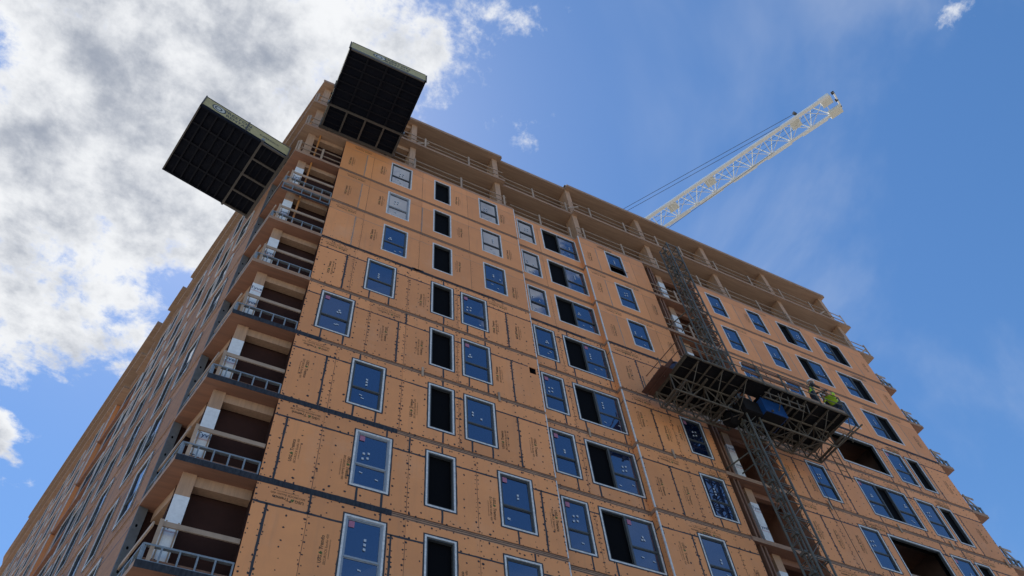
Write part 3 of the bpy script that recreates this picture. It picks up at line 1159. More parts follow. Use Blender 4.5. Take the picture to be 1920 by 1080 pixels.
wood_guard(FT, 12.85, 32.75, 27.05, 1.0, posts=[13.9, 16.2, 18.4, 20.1, 22.6, 25.2, 27.6, 30.0, 32.6])
wood_guard(FT, 31.9, 32.95, 24.05, 1.0, posts=[32.85])
for x, z in ((12.5, 27.05), (30.5, 27.05), (32.2, 24.05), (3.4, 27.05)):
    mb = MB(); mb.bar((x, .06, z + .02), (x + .75, .06, z + .75), .04, .09); mb.build('guard_brace', 'lumber', B)

# --- open vertical slot with the unfinished bay
for k in range(-4, 8):
    lo, hi = k * H + .05, k * H + 2.87
    for (a, b, c, d) in ((XS, XD, 1.7, 1.76), (XS - .02, XS, .02, 1.7), (XD, XD + .02, .02, 1.7)):
        mb = MB(); mb.box(a, b, c, d, lo, hi); mb.build('slot_wall', 'slot_ply', B)
for k in range(-1, 8):
    lo, hi = k * H + .05, k * H + 2.87
    for x in (XS + .06, XS + .34, XS + .52):
        mb = MB(); mb.box(x, x + .07, .10, .34, lo, hi); mb.build('stud', 'lumber_red', B)
    bay_column(17.55, 17.9, .35, .9, k, True)
    mb = MB(); mb.box(XS, XD, .001, .010, k * H - .132, k * H + .052, FT)
    mb.build('slab_edge_strip', 'clt_edge', B)
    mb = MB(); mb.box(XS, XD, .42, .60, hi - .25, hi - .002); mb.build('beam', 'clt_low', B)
    if k >= 4:
        wood_guard(FT, XS + .05, XD - .05, k * H + .05, 1.0, posts=[XS + 1.5])
mb = MB(); mb.box(XS, XD, .001, .010, 23.868, 24.052, FT); mb.build('slab_edge_strip', 'clt_edge', B)

# --- left face, seen at a grazing angle
def left_face():
    wins = []
    pat = [(3.0, 1.1, 'H'), (5.3, .85, 'K'), (7.3, 1.1, 'H'), (9.6, 1.1, 'H'), (12.3, .85, 'K'), (13.7, 1.1, 'H')]
    for k in range(-1, 8):
        st = [0, .9, 0, .9, .4, 0, .9, .4, 0][k + 1]
        for (s, w, t) in pat:
            dx = st if t == 'H' and s < 10 else 0
            wins.append(('L', k, s + dx, s + dx + w, .53, 2.57, t))
        wins.append(('L', k, 15.6, 16.6, .53, 2.57, 'H'))
        wins.append(('L', k, 17.6, 19.7, .53, 2.57, 'KH'))
        s = 22.3
        j = 0
        while s < 46:
            wins.append(('L', k, s, s + 1.1, .53, 2.57, 'K' if j % 3 == 1 else 'H'))
            s += 2.35 + .3 * ((k + j) % 2); j += 1
    farb = MB()
    secs = [(2.0, 15.2, 0.0), (15.2, 21.0, -.22), (21.0, 48.0, 0.0)]
    for (a0, b0, ob) in secs:
        Tn = lambda s, o, z, ob=ob: LT(s, o + ob, z)
        for k in range(-1, 8):
            z0, z1, zs = k * H + .05, k * H + 2.87, k * H + ZS
            wk = [w for w in wins if w[1] == k and a0 <= w[2] < b0]
            holes = [(w[2] + .05, w[3] - .05, z0 + w[4], z0 + w[5] - .1) for w in wk]
            n = max(1, int(round((b0 - a0) / (2.44 if a0 < 15 else 4.9))))
            tp, dots = MB(), MB()
            for i in range(n):
                a, b = a0 + (b0 - a0) * i / n, a0 + (b0 - a0) * (i + 1) / n
                for (c, d) in ((z0, zs), (zs, z1)):
                    far = a0 > 15
                    mb = farb if far else MB()
                    if cells_mesh(mb, a + .003, b - .003, c + .003, d - .003, holes, Tn, -.022, random.uniform(-.003, .003)) and not far:
                        mb.build('sheathing_panel', 'sheathing_side_shaded', B)
                wavy_strip(tp, (a + .6, z0), (a + .6, z0 + .45), .05, Tn, .004)
                if not overlaps(a, z0 + 1, .1, 1.0, holes):
                    wavy_strip(tp, (a, z0), (a, zs), .05, Tn, .004)
                if k < 6 and a < 22:
                    for q in range(7):
                        x = a + (b - a) * q / 6
                        zz = z0 + .06
                        while zz < z1:
                            if not overlaps(x, zz, .08, .08, holes) and random.random() < .85:
                                dot(dots, x + random.uniform(-.02, .02), zz, .02, Tn, .0045)
                            zz += .22
            x = a0
            for h in sorted(holes) + [(b0, b0, 0, 0)]:
                if h[0] - .06 > x + .05:
                    wavy_strip(tp, (x, zs), (h[0] - .06, zs), .05, Tn, .004)
                x = h[1] + .06
            tp.build('joint_tape', 'tape_dark', B)['kind'] = 'stuff'
            if dots.v:
                o = dots.build('fastener_spots', 'dot', B); o['kind'] = 'stuff'
            mb = MB(); mb.box(a0 + .002, b0 - .002, -.055, -.012, k * H - .128, k * H + .048, Tn)
            fb = mb.build('floor_band', 'clt_edge', B)
            mb = MB()
            mb.box(a0 + .004, b0 - .004, -.013, .022, k * H + .025, k * H + .045, Tn)
            mb.box(a0 + .004, b0 - .004, -.013, .012, k * H - .12, k * H - .10, Tn)
            mb.build('flashing_strip', 'clt_edge', fb)
            for w in wk:
                window(w, LT, ob + .03, B, k < 5, stick=w[2] < 9)
    farb.build('sheathing_panel', 'sheathing_side_shaded', B)['kind'] = 'stuff'
    for k in range(-4, 8):  # same added dark backing, stopping light behind the left face
        for a, b, o0 in ((2.05, 15.2, -.26), (15.2, 21, -.48), (21, 48, -.26)):
            mb = MB()
            cells_mesh(mb, a, b, k * H + .05, k * H + 2.87, [], LT, o0, o0 + .03)
            mb.build('backing_wall', 'black_panel', B)
    mb = MB(); mb.box(2.0, 48, -.2, -.01, GZ, -3.14, LT); mb.build('podium_wall', 'concrete', B)
    mb = MB(); mb.box(-11.4, XR, 46.9, 47, GZ, 23.8); mb.build('rear_wall', 'sheathing', B)
    for k in range(-1, 8):
        # steel end channel where the cladding starts
        mb = MB(); mb.box(1.955, 1.995, -.23, .004, k * H + .06, k * H + 2.86, LT)
        ch = mb.build('end_channel', 'channel', B)
        mb = MB()
        for zz in (.35, 1.0, 1.65, 2.3):
            c = LT(1.953, -.11, k * H + zz)
            kk = len(mb.v)
            for i in range(8):
                a = i * math.pi / 4
                mb.v.append(tuple(c + NL * (.03 * math.cos(a)) + Vector((0, 0, .05 * math.sin(a)))))
            mb.f.append(tuple(range(kk, kk + 8))); mb.m.append(0)
        mb.build('channel_hole', 'black_panel', ch)
        # return of the section that steps forward
        mb = MB(); mb.box(20.98, 21.0, -.22, .0, k * H + .05, k * H + 2.87, LT); mb.build('return_panel', 'sheathing', B)
        mb = MB(); mb.box(20.97, 21.06, -.03, .012, k * H + .03, k * H + 2.88, LT); mb.build('corner_flashing', 'trim', B)
        mb = MB(); mb.box(15.15, 15.21, -.03, .012, k * H + .03, k * H + 2.88, LT); mb.build('corner_flashing', 'trim', B)


left_face()

# ------------------------------------------------------------------ cantilevered loading decks
def loading_deck(T, zb, label, side_panel, words):
    """T(a, o, z): a across the deck (0..3.62), o outward from the wall, z up"""
    t = thing('loading_deck', label, 'loading deck', 'steel loading decks cantilevered from the upper floors')
    W_, L_ = 3.62, 4.1
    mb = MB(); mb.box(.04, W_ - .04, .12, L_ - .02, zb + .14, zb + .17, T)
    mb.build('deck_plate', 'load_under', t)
    for i in range(1, 7):
        o = 1.32 + (L_ - 1.32) * i / 7
        mb = MB(); mb.box(.06, W_ - .06, o - .03, o + .03, zb + .03, zb + .138, T)
        mb.build('rib', 'load_rib', t)
    for i in range(1, 4):
        a = W_ * i / 4
        mb = MB(); mb.box(a - .04, a + .04, 1.32, L_ - .03, zb + .05, zb + .137, T)
        mb.build('rib', 'load_rib', t)
    for a in (0.0, W_ - .07):
        mb = MB(); mb.box(a, a + .07, .1, L_, zb, zb + .22, T)
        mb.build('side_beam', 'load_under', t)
    for a in (-.005, W_ - .085):
        mb = MB(); mb.box(a, a + .09, .06, 1.32, zb - .012, zb + .07, T)
        mb.build('frame_rail', 'load_frame', t)
    for o, w in ((.1, .12), (1.28, .09)):
        mb = MB(); mb.box(-.06, W_ + .06, o - w / 2, o + w / 2, zb - .02, zb + .06, T)
        mb.build('cross_beam', 'load_frame', t)
    for i in range(1, 4):
        a = W_ * i / 4
        mb = MB(); mb.box(a - .04, a + .04, .16, 1.24, zb - .01, zb + .06, T)
        mb.build('inner_bar', 'load_frame', t)
    for j in range(3):
        mb = MB(); mb.box(.1, W_ - .1, .38 + .3 * j, .43 + .3 * j, zb + .06, zb + .13, T)
        mb.build('rib', 'load_rib', t)
    mb = MB(); mb.box(0, W_, L_ - .06, L_, zb, zb + .2, T)
    mb.build('end_beam', 'load_frame', t)
    # guard panels
    def panel(pts, nm):
        (a0, o0), (a1, o1) = pts
        d = Vector((a1 - a0, o1 - o0)); L = d.length; d.normalize()
        n = Vector((d.y, -d.x)) * .02
        mb = MB()
        lo, hi = zb + .2, zb + .95
        f = lambda a, o, z: T(a, o, z)
        mb.hexa([f(a0 - n.x, o0 - n.y, lo), f(a1 - n.x, o1 - n.y, lo), f(a1 + n.x, o1 + n.y, lo), f(a0 + n.x, o0 + n.y, lo),
                 f(a0 - n.x, o0 - n.y, hi), f(a1 - n.x, o1 - n.y, hi), f(a1 + n.x, o1 + n.y, hi), f(a0 + n.x, o0 + n.y, hi)])
        p = mb.build('side_panel', 'load_panel', t)
        mb = MB()
        mb.bar(f(a0, o0, hi + .03), f(a1, o1, hi + .03), .06); mb.build('top_rail', 'load_frame', p)
        for e in (0, .5, 1):
            aa, oo = a0 + (a1 - a0) * e, o0 + (o1 - o0) * e
            mb = MB(); mb.bar(f(aa + n.x * 2.2, oo + n.y * 2.2, zb + .1), f(aa + n.x * 2.2, oo + n.y * 2.2, hi + .05), .05); mb.build('post', 'load_frame', p)
        return p
    ends = {'low': ((.02, L_ - .03), (.02, .1)), 'high': ((W_ - .02, .1), (W_ - .02, L_ - .03)), 'end': ((.03, L_ - .03), (W_ - .03, L_ - .03))}
    P = {nm: panel(v, nm) for nm, v in ends.items()}
    # lettering on the panel that faces the street
    if side_panel == 'low':
        G = lambda u, v: T(-.006, L_ - u, zb + .2 + v)
    else:
        G = lambda u, v: T(u, L_ - .03 + .026, zb + .2 + v)
    pp = P[side_panel]
    for (txt, u, v, sz) in words:
        mb = MB(); add_text(mb, txt, sz, G, u, v, 0, bold=True)
        mb.build('lettering', 'logo_ink', pp)
    u0 = words[0][1] - .85
    mb = MB(); k = 20
    for rr, mi in ((.27, 0), (.22, 1), (.15, 0), (.09, 1)):
        n0 = len(mb.v)
        for i in range(k):
            a = 2 * math.pi * i / k
            p = G(u0 + 1.15 * rr * math.cos(a) - (.03 if rr < .2 else 0), .38 + rr * math.sin(a))
            q = (T(-.001, 0, 0) - T(0, 0, 0)) if side_panel == 'low' else (T(0, .001, 0) - T(0, 0, 0))
            mb.v.append(tuple(p + q * (.28 - rr) * 12))
        mb.f.append(tuple(range(n0, n0 + k))); mb.m.append(mi)
    mb.build('logo', ['logo_ink', 'logo_white'], pp)
    # latch gear at the joint
    for a in (.0, W_):
        mb = MB(); mb.box(a - .08, a + .08, 1.22, 1.36, zb + .1, zb + .26, T); mb.build('latch', 'galv', t)
    # needle beams running back onto the floor slab
    for a in (.35, W_ - .35):
        mb = MB(); mb.box(a - .07, a + .07, -2.4, .1, zb + .07, zb + .2, T); mb.build('needle_beam', 'load_frame', t)
    return t


loading_deck(lambda a, o, z: Vector((-1.34 + a, -o, z)), 24.08, 'dark loading deck projecting from the front face at roof corner', 'end',
             [("PRESTON", 2.2, .50, .30), ("RENTALS", 2.2, .20, .28)])
loading_deck(lambda a, o, z: LT(.60 + a, o, z), 21.07, 'dark loading deck projecting left from the side face of the block', 'low',
             [("PRESTON", 1.55, .50, .30), ("RENTALS", 1.62, .20, .28), ("SUPERDECK", 3.05, .36, .17)])

# ------------------------------------------------------------------ mast climbing work platform
MC = thing('mast_climber', 'dark steel lattice mast with work platform climbing the front face', 'work platform')
mx0, mx1, my0, my1 = 17.0, 17.63, -1.60, -.98
SECH = 1.508


def mast_section():
    mb = MB()
    cs = [(0, 0), (mx1 - mx0, 0), (mx1 - mx0, my1 - my0), (0, my1 - my0)]
    for (x, y) in cs:
        mb.tube((x, y, 0), (x, y, SECH), .042, 8)
    w, d = cs[2]
    for z in (.04, .74, SECH - .05):
        for i in range(4):
            a, b = cs[i], cs[(i + 1) % 4]
            mb.bar((a[0], a[1], z), (b[0], b[1], z), .028)
    for i in range(4):
        a, b = cs[i], cs[(i + 1) % 4]
        if i % 2: a, b = b, a
        mb.bar((a[0], a[1], .06), (b[0], b[1], .72), .022)
        mb.bar((b[0], b[1], .76), (a[0], a[1], SECH - .07), .022)
    mb.bar((0, d * .5, .0), (0, d * .5, SECH), .06, .05)       # rack
    for z in (.3, 1.05):
        mb.bar((0, d * .3, z), (0, d * .7, z), .12, .10)
    return mb.mesh('mast_section', ['mast_steel'])


ms_ = mast_section()
zt = 23.84
while zt - SECH > GZ:
    o = link('mast_section', ms_, MC)
    o.location = (mx0, my0, zt - SECH)
    zt -= SECH
mb = MB(); mb.box(mx0 - .5, mx1 + .5, my0 - .4, my1 + .4, GZ, GZ + .35); mb.build('mast_base', 'truss_steel', MC)
# wall ties
for z in (9.3, 18.4, 3.3):
    mb = MB()
    for xa, xb in ((mx0, XS + .25), (mx1, 19.3), (mx1, XS + 1.0)):
        mb.tube((xa, my1, z), (xb, .12, z + .05), .03, 6)
    mb.build('wall_tie', 'mast_steel', MC)

DZ = 11.78
YF, YBk = -2.56, -.30
X0, X1 = 13.80, 21.92
# deck planks (run along the platform)
npl = 9
for i in range(npl):
    y0 = YF + (YBk - YF) * i / npl; y1 = YF + (YBk - YF) * (i + 1) / npl
    for (a, b) in ((X0, mx0 - .12), (mx1 + .12, X1)) if y1 > my0 - .1 and y0 < my1 + .1 else ((X0, X1),):
        mb = MB(); mb.box(a, b, y0 + .005, y1 - .005, DZ - .02 + random.uniform(-.004, .004), DZ + .03)
        mb.build('deck_plank', 'deck_dark', MC)
mb = MB(); mb.tube((X0, YF, DZ - .03), (X1, YF, DZ - .03), .05, 8); mb.build('edge_tube', 'truss_steel', MC)
mb = MB(); mb.tube((X0, YBk, DZ - .03), (X1, YBk, DZ - .03), .04, 8); mb.build('edge_tube', 'truss_steel', MC)
for x in (X0, X1):
    mb = MB(); mb.tube((x, YF, DZ - .03), (x, YBk, DZ - .03), .045, 8); mb.build('edge_tube', 'truss_steel', MC)


def bars(name, lst, m='truss_steel', r=.03):
    for a, b, *rr in lst:
        mb = MB(); mb.tube(a, b, rr[0] if rr else r, 6)
        mb.build(name, m, MC)


def wing(xa, xb, n):
    yt0, yt1, zl, zu = -.58, -1.55, 10.78, 11.62
    for y in (yt0, yt1):
        bars('chord', [((xa, y, zl), (xb, y, zl), .045), ((xa, y, zu), (xb, y, zu), .045)])
    st = (xb - xa) / n
    for i in range(n + 1):
        x = xa + st * i
        bars('strut', [((x, yt0, zl), (x, yt1, zl), .04), ((x, yt0, zl), (x, yt0, zu), .03), ((x, yt1, zl), (x, yt1, zu), .03)])
        if i < n:
            s = i % 2
            p, q = (x, x + st) if s else (x + st, x)
            bars('brace', [((p, yt0, zl), (q, yt0, zu), .024), ((p, yt1, zl), (q, yt1, zu), .024), ((p, yt0, zl), (q, yt1, zl), .022), ((p, yt0, zu), (q, yt1, zu), .022)])
            bars('brace', [((p, yt1, zu), (p + (q - p) * .5, yt0, zl), .018)])
    # telescopic outriggers under the deck
    k = int((xb - xa) / .62)
    for i in range(k + 1):
        x = xa + .15 + (xb - xa - .3) * i / k
        bars('outrigger', [((x, YBk + .05, zu + .07), (x, YF + .05, zu + .07), .04)])
        if i % 2 == 0:
            mb = MB(); mb.bar((x + .1, -.5, zl + .12 + .3 * (i % 3)), (x + .1, YF + random.uniform(.35, .6), zl + .12 + .3 * (i % 3)), .07)
            mb.build('outrigger', 'truss_steel', MC)
        if i % 2:
            bars('hanger', [((x, YF + .12, zu + .05), (x - .05, YF + .55, zl + .35), .018), ((x - .05, YF + .55, zl + .35), (x, yt1, zl + .1), .018)])
    for y in (-.9, -2.0):
        bars('joist', [((xa, y, zu + .12), (xb, y, zu + .12), .02)])


wing(13.70, 17.0 - .12, 4)
wing(17.75, 21.6, 5)
# power pack hung under the middle
mb = MB(); mb.box(17.70, 18.78, -2.0, -1.12, 10.86, 11.58)
box = mb.build('power_pack', 'blue_box', MC)
mb = MB()
for (a, b, c, d, e, f) in ((17.69, 18.79, -2.012, -1.99, 11.55, 11.60), (17.69, 18.79, -2.012, -1.99, 10.85, 10.90), (17.69, 17.74, -2.012, -1.99, 10.90, 11.55), (18.74, 18.79, -2.012, -1.99, 10.90, 11.55)):
    mb.box(a, b, c, d, e, f)
mb.build('door_frame', 'blue_box', box)
mb = MB(); mb.box(17.75, 18.73, -1.97, -1.15, 10.835, 10.858); mb.build('base_plate', 'deck_dark', box)
mb = MB(); mb.box(16.86, 17.68, -1.80, -.85, 10.80, 11.45); mb.build('drive_unit', 'deck_dark', MC)
mb = MB(); mb.tube((16.55, -1.0, 10.9), (16.95, -1.0, 10.9), .28, 14); mb.build('drive_motor', 'deck_dark', MC)
# ladder-like bumper in front of the power pack
bars('bumper', [((17.55, -2.42, 11.40), (19.55, -2.42, 11.40), .035), ((17.35, -2.42, 11.05), (19.35, -2.42, 11.05), .035)])
bars('bumper_rung', [((17.7 + .48 * i, -2.42, 11.04), (17.8 + .48 * i, -2.44, 11.62), .025) for i in range(5)])
# posts and rails
PX = [13.86, 14.59, 16.04, 17.55, 18.73, 20.49, 21.90]
for x in PX:
    for dx in (-.03, .03):
        bars('post', [((x + dx, YF - .02, DZ - .12), (x + dx, YF - .02, DZ + 1.08), .02)], 'mast_steel')
bars('guard_tube', [((13.86, YF - .02, DZ + z), (17.6, YF - .02, DZ + z), .022) for z in (1.05, .55)], 'mast_steel')
bars('guard_tube', [((17.6, YF - .02, DZ + z), (21.9, YF - .02, DZ + z), .022) for z in (1.05, .55)], 'mast_steel')
bars('guard_tube', [((13.86, YF, DZ + z), (13.70, -.35, DZ + z - .0), .022) for z in (1.05, .55)], 'lumber_red')
bars('guard_tube', [((21.9, YF, DZ + z), (21.9, -.5, DZ + z), .022) for z in (1.05, .55)], 'mast_steel')
bars('post', [((13.62, -1.35, DZ - .1), (13.62, -1.35, DZ + 1.05), .02), ((13.5, -.35, DZ - .1), (13.5, -.35, DZ + .95), .02), ((21.9, -.5, DZ), (21.9, -.5, DZ + 1.05), .02)], 'mast_steel')
for z, a, b in ((1.0, 16.9, 20.4), (.52, 16.7, 19.6)):
    mb = MB(); mb.box(a, b, YF + .03, YF + .07, DZ + z - .07, DZ + z + .07); mb.build('timber_rail', 'lumber_red', MC)
mb = MB(); mb.box(17.0, 21.8, YF - .015, YF + .02, DZ + .02, DZ + .17); mb.build('toe_board', 'plank', MC)
mb = MB(); mb.box(13.50, 13.53, -2.1, -.28, DZ - .1, DZ + .12)
mb.hexa([(13.25, -.28, DZ - .06), (13.78, -.28, DZ - .06), (13.78, -1.75, DZ - .06), (13.25, -1.75, DZ - .06), (13.25, -.28, DZ - .02), (13.78, -.28, DZ - .02), (13.78, -1.75, DZ - .02), (13.25, -1.75, DZ - .02)])
mb.build('end_plank', 'ply_dark', MC)
for x in (17.9, 18.35):
    bars('rod', [((x, YF + .2, DZ), (x - .1, YF + .2, DZ + 1.75), .014)], 'cable')
# access ladder and end outrigger on the right
bars('end_strut', [((21.6, -1.55, 10.78), (22.0, -2.55, 11.2), .03), ((21.55, -.6, 10.75), (22.15, -2.75, 11.15), .035), ((21.6, -.6, 11.6), (21.9, -2.5, 11.7), .03), ((21.9, -2.5, 11.7), (22.1, -2.0, 10.8), .02)], 'truss_steel')
lx = 21.95
bars('ladder_rail', [((lx, -.95, 11.4), (lx, -.95, 9.7), .022), ((lx + .42, -.95, 11.4), (lx + .42, -.95, 9.7), .022)], 'truss_steel')
bars('ladder_rung', [((lx, -.95, 9.85 + .36 * i), (lx + .42, -.95, 9.85 + .36 * i), .016) for i in range(5)], 'truss_steel')
# hanging power cable
bars('power_cable', [((21.35, -.25, 10.9), (21.42, -.2, GZ), .012)], 'cable')

t = thing('tarp_bundle', 'dark navy tarp bundle at the left end of the work platform', 'tarp')
bm = bmesh.new()
bmesh.ops.create_icosphere(bm, subdivisions=3, radius=1.0)
for v in bm.verts:
    n = math.sin(v.co.x * 5) * math.cos(v.co.z * 6 + v.co.y * 3) * .08
    v.co = Vector((v.co.x * .32, v.co.y * .30, v.co.z * .42)) * (1 + n)
    v.co += Vector((14.3, -1.45, DZ + .45))
me = bpy.data.meshes.new('tarp'); bm.to_mesh(me); bm.free()
me.materials.append(MATS['tarp_navy'])
me.polygons.foreach_set('use_smooth', [True] * len(me.polygons))
link('tarp', me, t)
mb = MB(); mb.bar((14.02, -1.45, DZ + .62), (14.58, -1.45, DZ + .60), .5, .03); mb.build('strap', 'cable', t)

# ------------------------------------------------------------------ workers
def worker(name_label, base, joints, edges, radii, colour_of, helmet, yaw, extra):
    """one continuous skinned body; base at the feet, joints in local metres (x right, y forward, z up)"""
    t = thing('person', name_label, 'person')
    rz = Matrix.Rotation(yaw, 3, 'Z')
    names = list(joints)
    vs = [Vector(base) + rz @ Vector(joints[n]) for n in names]
    es = [(names.index(a), names.index(b)) for a, b in edges]
    me = bpy.data.meshes.new('body')
    me.from_pydata([tuple(v) for v in vs], es, [])
    ob = bpy.data.objects.new('tmp', me)
    COL.objects.link(ob)
    sk = ob.modifiers.new('s', 'SKIN'); sk.use_smooth_shade = True
    sub = ob.modifiers.new('u', 'SUBSURF'); sub.levels = 2; sub.render_levels = 2
    for i, n in enumerate(names):
        d = me.skin_vertices[0].data[i]
        r = radii[n]
        d.radius = r if isinstance(r, tuple) else (r, r)
        d.use_root = (n == 'pelvis')
    dg = bpy.context.evaluated_depsgraph_get()
    m2 = bpy.data.meshes.new_from_object(ob.evaluated_get(dg))
    bpy.data.objects.remove(ob)
    mats = []
    segs = [(vs[a], vs[b], names[a], names[b]) for a, b in es]
    idx = []
    for p in m2.polygons:
        c = p.center
        best = min(((c - v).length - (radii[n][0] if isinstance(radii[n], tuple) else radii[n]) * .5, n) for v, n in zip(vs, names))[1]
        m = colour_of(best)
        if m not in mats: mats.append(m)
        idx.append(mats.index(m))
    m2.materials.clear()
    for m in mats: m2.materials.append(MATS[m])
    m2.polygons.foreach_set('material_index', idx)
    m2.polygons.foreach_set('use_smooth', [True] * len(idx))
    link('body', m2, t)
    # helmet: dome with brim
    hc = Vector(base) + rz @ Vector(helmet[0])
    tilt = rz @ Matrix.Rotation(helmet[2], 3, 'X')
    bm = bmesh.new()
    prof = [(.0, .135), (.06, .128), (.105, .095), (.128, .045), (.135, .0), (.165, -.012), (.132, -.014)]
    rings = []
    for r, z in prof:
        if r == 0:
            rings.append([bm.verts.new(hc + tilt @ Vector((0, 0, z)))] )
        else:
            rings.append([bm.verts.new(hc + tilt @ Vector((r * .9 * math.cos(a), r * (1.12 if math.sin(a) > 0 else 1.0) * math.sin(a), z))) for a in [i * math.pi / 8 for i in range(16)]])
    for i in range(len(rings) - 1):
        A, Bq = rings[i], rings[i + 1]
        for j in range(16):
            if len(A) == 1: bm.faces.new((A[0], Bq[j], Bq[(j + 1) % 16]))
            else: bm.faces.new((A[j], Bq[j], Bq[(j + 1) % 16], A[(j + 1) % 16]))
    me = bpy.data.meshes.new('helmet'); bm.to_mesh(me); bm.free()
    me.materials.append(MATS[helmet[1]])
    me.polygons.foreach_set('use_smooth', [True] * len(me.polygons))
    link('hard_hat', me, t)
    # face: nose and ears, small at this distance
    mb = MB()
    for lx_, ly_, lz_, r in ((0, .105, -.075, .017), (-.078, .0, -.06, .022), (.078, .0, -.06, .022)):
        mb.tube(hc + tilt @ Vector((lx_, ly_ - .02, lz_ + .02)), hc + tilt @ Vector((lx_, ly_ + .012, lz_ - .012)), r, 6)
    mb.build('face_features', 'skin', t)
    # fingers closed on the rail or the tool
    for nm, dirv in extra:
        c = Vector(base) + rz @ Vector(joints[nm])
        d = (rz @ Vector(dirv)).normalized()
        side = d.cross(Vector((0, 0, 1))).normalized()
        mb = MB()
        for i in range(4):
            o_ = side * ((i - 1.5) * .021)
            L = (.058, .066, .062, .05)[i]
            k1 = c + o_ + d * .05; k2 = k1 + d * L * .6 + Vector((0, 0, -.012)); k3 = k2 + Vector((0, 0, -.04)) - d * .01
            mb.tube(c + o_ * .8, k1, .011, 6); mb.tube(k1, k2, .010, 6); mb.tube(k2, k3, .009, 6)
        th0 = c + side * .04; mb.tube(th0, th0 + side * .03 + d * .05, .012, 6)
        mb.build('fingers', 'skin', t)
    return t


def std(j):
    E_ = [('pelvis', 'spine'), ('spine', 'chest'), ('chest', 'neck'), ('neck', 'head'), ('head', 'crown')]
    for s in 'LR':
        E_ += [('chest', 'sho' + s), ('sho' + s, 'elb' + s), ('elb' + s, 'wri' + s), ('wri' + s, 'han' + s), ('pelvis', 'hip' + s), ('hip' + s, 'kne' + s), ('kne' + s, 'ank' + s), ('ank' + s, 'toe' + s)]
    Rr = {'pelvis': (.155, .12), 'spine': (.15, .115), 'chest': (.175, .125), 'neck': (.058, .06), 'head': (.082, .095), 'crown': (.075, .085)}
    for s in 'LR':
        Rr.update({'sho' + s: .075, 'elb' + s: .052, 'wri' + s: .036, 'han' + s: (.042, .025), 'hip' + s: .095, 'kne' + s: .068, 'ank' + s: .048, 'toe' + s: (.045, .035)})
    return E_, Rr


# worker leaning on the front rail (faces right along the rail, hands together)
J1 = {'pelvis': (0, 0, .95), 'spine': (0, .02, 1.12), 'chest': (0, .08, 1.36), 'neck': (0, .13, 1.51), 'head': (0, .17, 1.61), 'crown': (0, .18, 1.71),
      'shoL': (-.19, .09, 1.42), 'elbL': (-.20, .22, 1.18), 'wriL': (-.06, .44, 1.14), 'hanL': (-.01, .51, 1.15),
      'shoR': (.19, .09, 1.42), 'elbR': (.21, .22, 1.18), 'wriR': (.09, .44, 1.14), 'hanR': (.04, .51, 1.16),
      'hipL': (-.10, 0, .88), 'kneL': (-.11, .04, .48), 'ankL': (-.12, -.02, .09), 'toeL': (-.13, .13, .04),
      'hipR': (.10, 0, .88), 'kneR': (.11, .05, .48), 'ankR': (.12, .0, .09), 'toeR': (.13, .15, .04)}
E1, R1 = std(J1)


def c1(n):
    if n in ('head', 'crown', 'neck') or n.startswith('han') or n.startswith('wri'): return 'skin'
    if n.startswith(('ank', 'toe')): return 'boot'
    if n == 'spine': return 'hivis'
    if n.startswith(('hip', 'kne')) or n == 'pelvis': return 'cloth_navy'
    return 'cloth_dark'


worker('worker in white hard hat and dark vest leaning on the platform rail', (20.72, -2.33, DZ + .03), J1, E1, R1, c1, ((0, .18, 1.70), 'helmet_white', -.08), R(-120), [('hanL', (.2, 1, 0)), ('hanR', (-.2, 1, 0))])
# worker bending forward in a high visibility shirt
J2 = {'pelvis': (0, -.08, .90), 'spine': (0, .06, 1.04), 'chest': (0, .24, 1.20), 'neck': (0, .37, 1.27), 'head': (0, .45, 1.31), 'crown': (0, .53, 1.37),
      'shoL': (-.19, .27, 1.24), 'elbL': (-.25, .42, 1.02), 'wriL': (-.14, .60, 1.02), 'hanL': (-.10, .67, 1.04),
      'shoR': (.19, .27, 1.24), 'elbR': (.26, .40, 1.02), 'wriR': (.15, .60, 1.00), 'hanR': (.10, .67, 1.02),
      'hipL': (-.10, -.06, .84), 'kneL': (-.12, .10, .46), 'ankL': (-.13, -.06, .09), 'toeL': (-.14, .09, .04),
      'hipR': (.10, -.06, .84), 'kneR': (.12, .12, .46), 'ankR': (.13, -.02, .09), 'toeR': (.14, .13, .04)}


def c2(n):
    if n in ('head', 'crown', 'neck') or n.startswith('han') or n.startswith('wri'): return 'skin'
    if n.startswith(('ank', 'toe')): return 'boot'
    if n.startswith(('hip', 'kne')) or n == 'pelvis': return 'cloth_navy'
    return 'hivis'


worker('worker in lime shirt and dark hard hat bending over the platform end', (21.98, -2.30, DZ + .03), J2, E1, R1, c2, ((0, .50, 1.37), 'helmet_dark', -.5), R(105), [('hanL', (.2, 1, 0)), ('hanR', (-.2, 1, 0))])

# ------------------------------------------------------------------ tower crane behind the roof
CR = thing('tower_crane', 'cream lattice crane jib reaching out over the roof', 'crane')
ZJ = 41.0


def pj(u, v, z):
    d = right * ((u - 960) / F_PX) + fwd + up * ((540 - v) / F_PX)
    return CAM + d * ((z - CAM.z) / d.z)


tipL, tipR = pj(1551, 181, ZJ), pj(1571, 207, ZJ)
rootL, rootR = pj(1209, 412, ZJ), pj(1246, 425, ZJ)
axis = ((tipL + tipR) - (rootL + rootR)).normalized()
tip = (tipL + tipR) / 2
side = Vector((0, 0, 1)).cross(axis).normalized()
hw = abs((rootL - rootR).dot(side)) * .25 + abs((tipL - tipR).dot(side)) * .25
JL = 46.0
JH = 1.35


def jp(d, s, h):      # d metres back from the tip
    return tip - axis * d + side * s + Vector((0, 0, h))


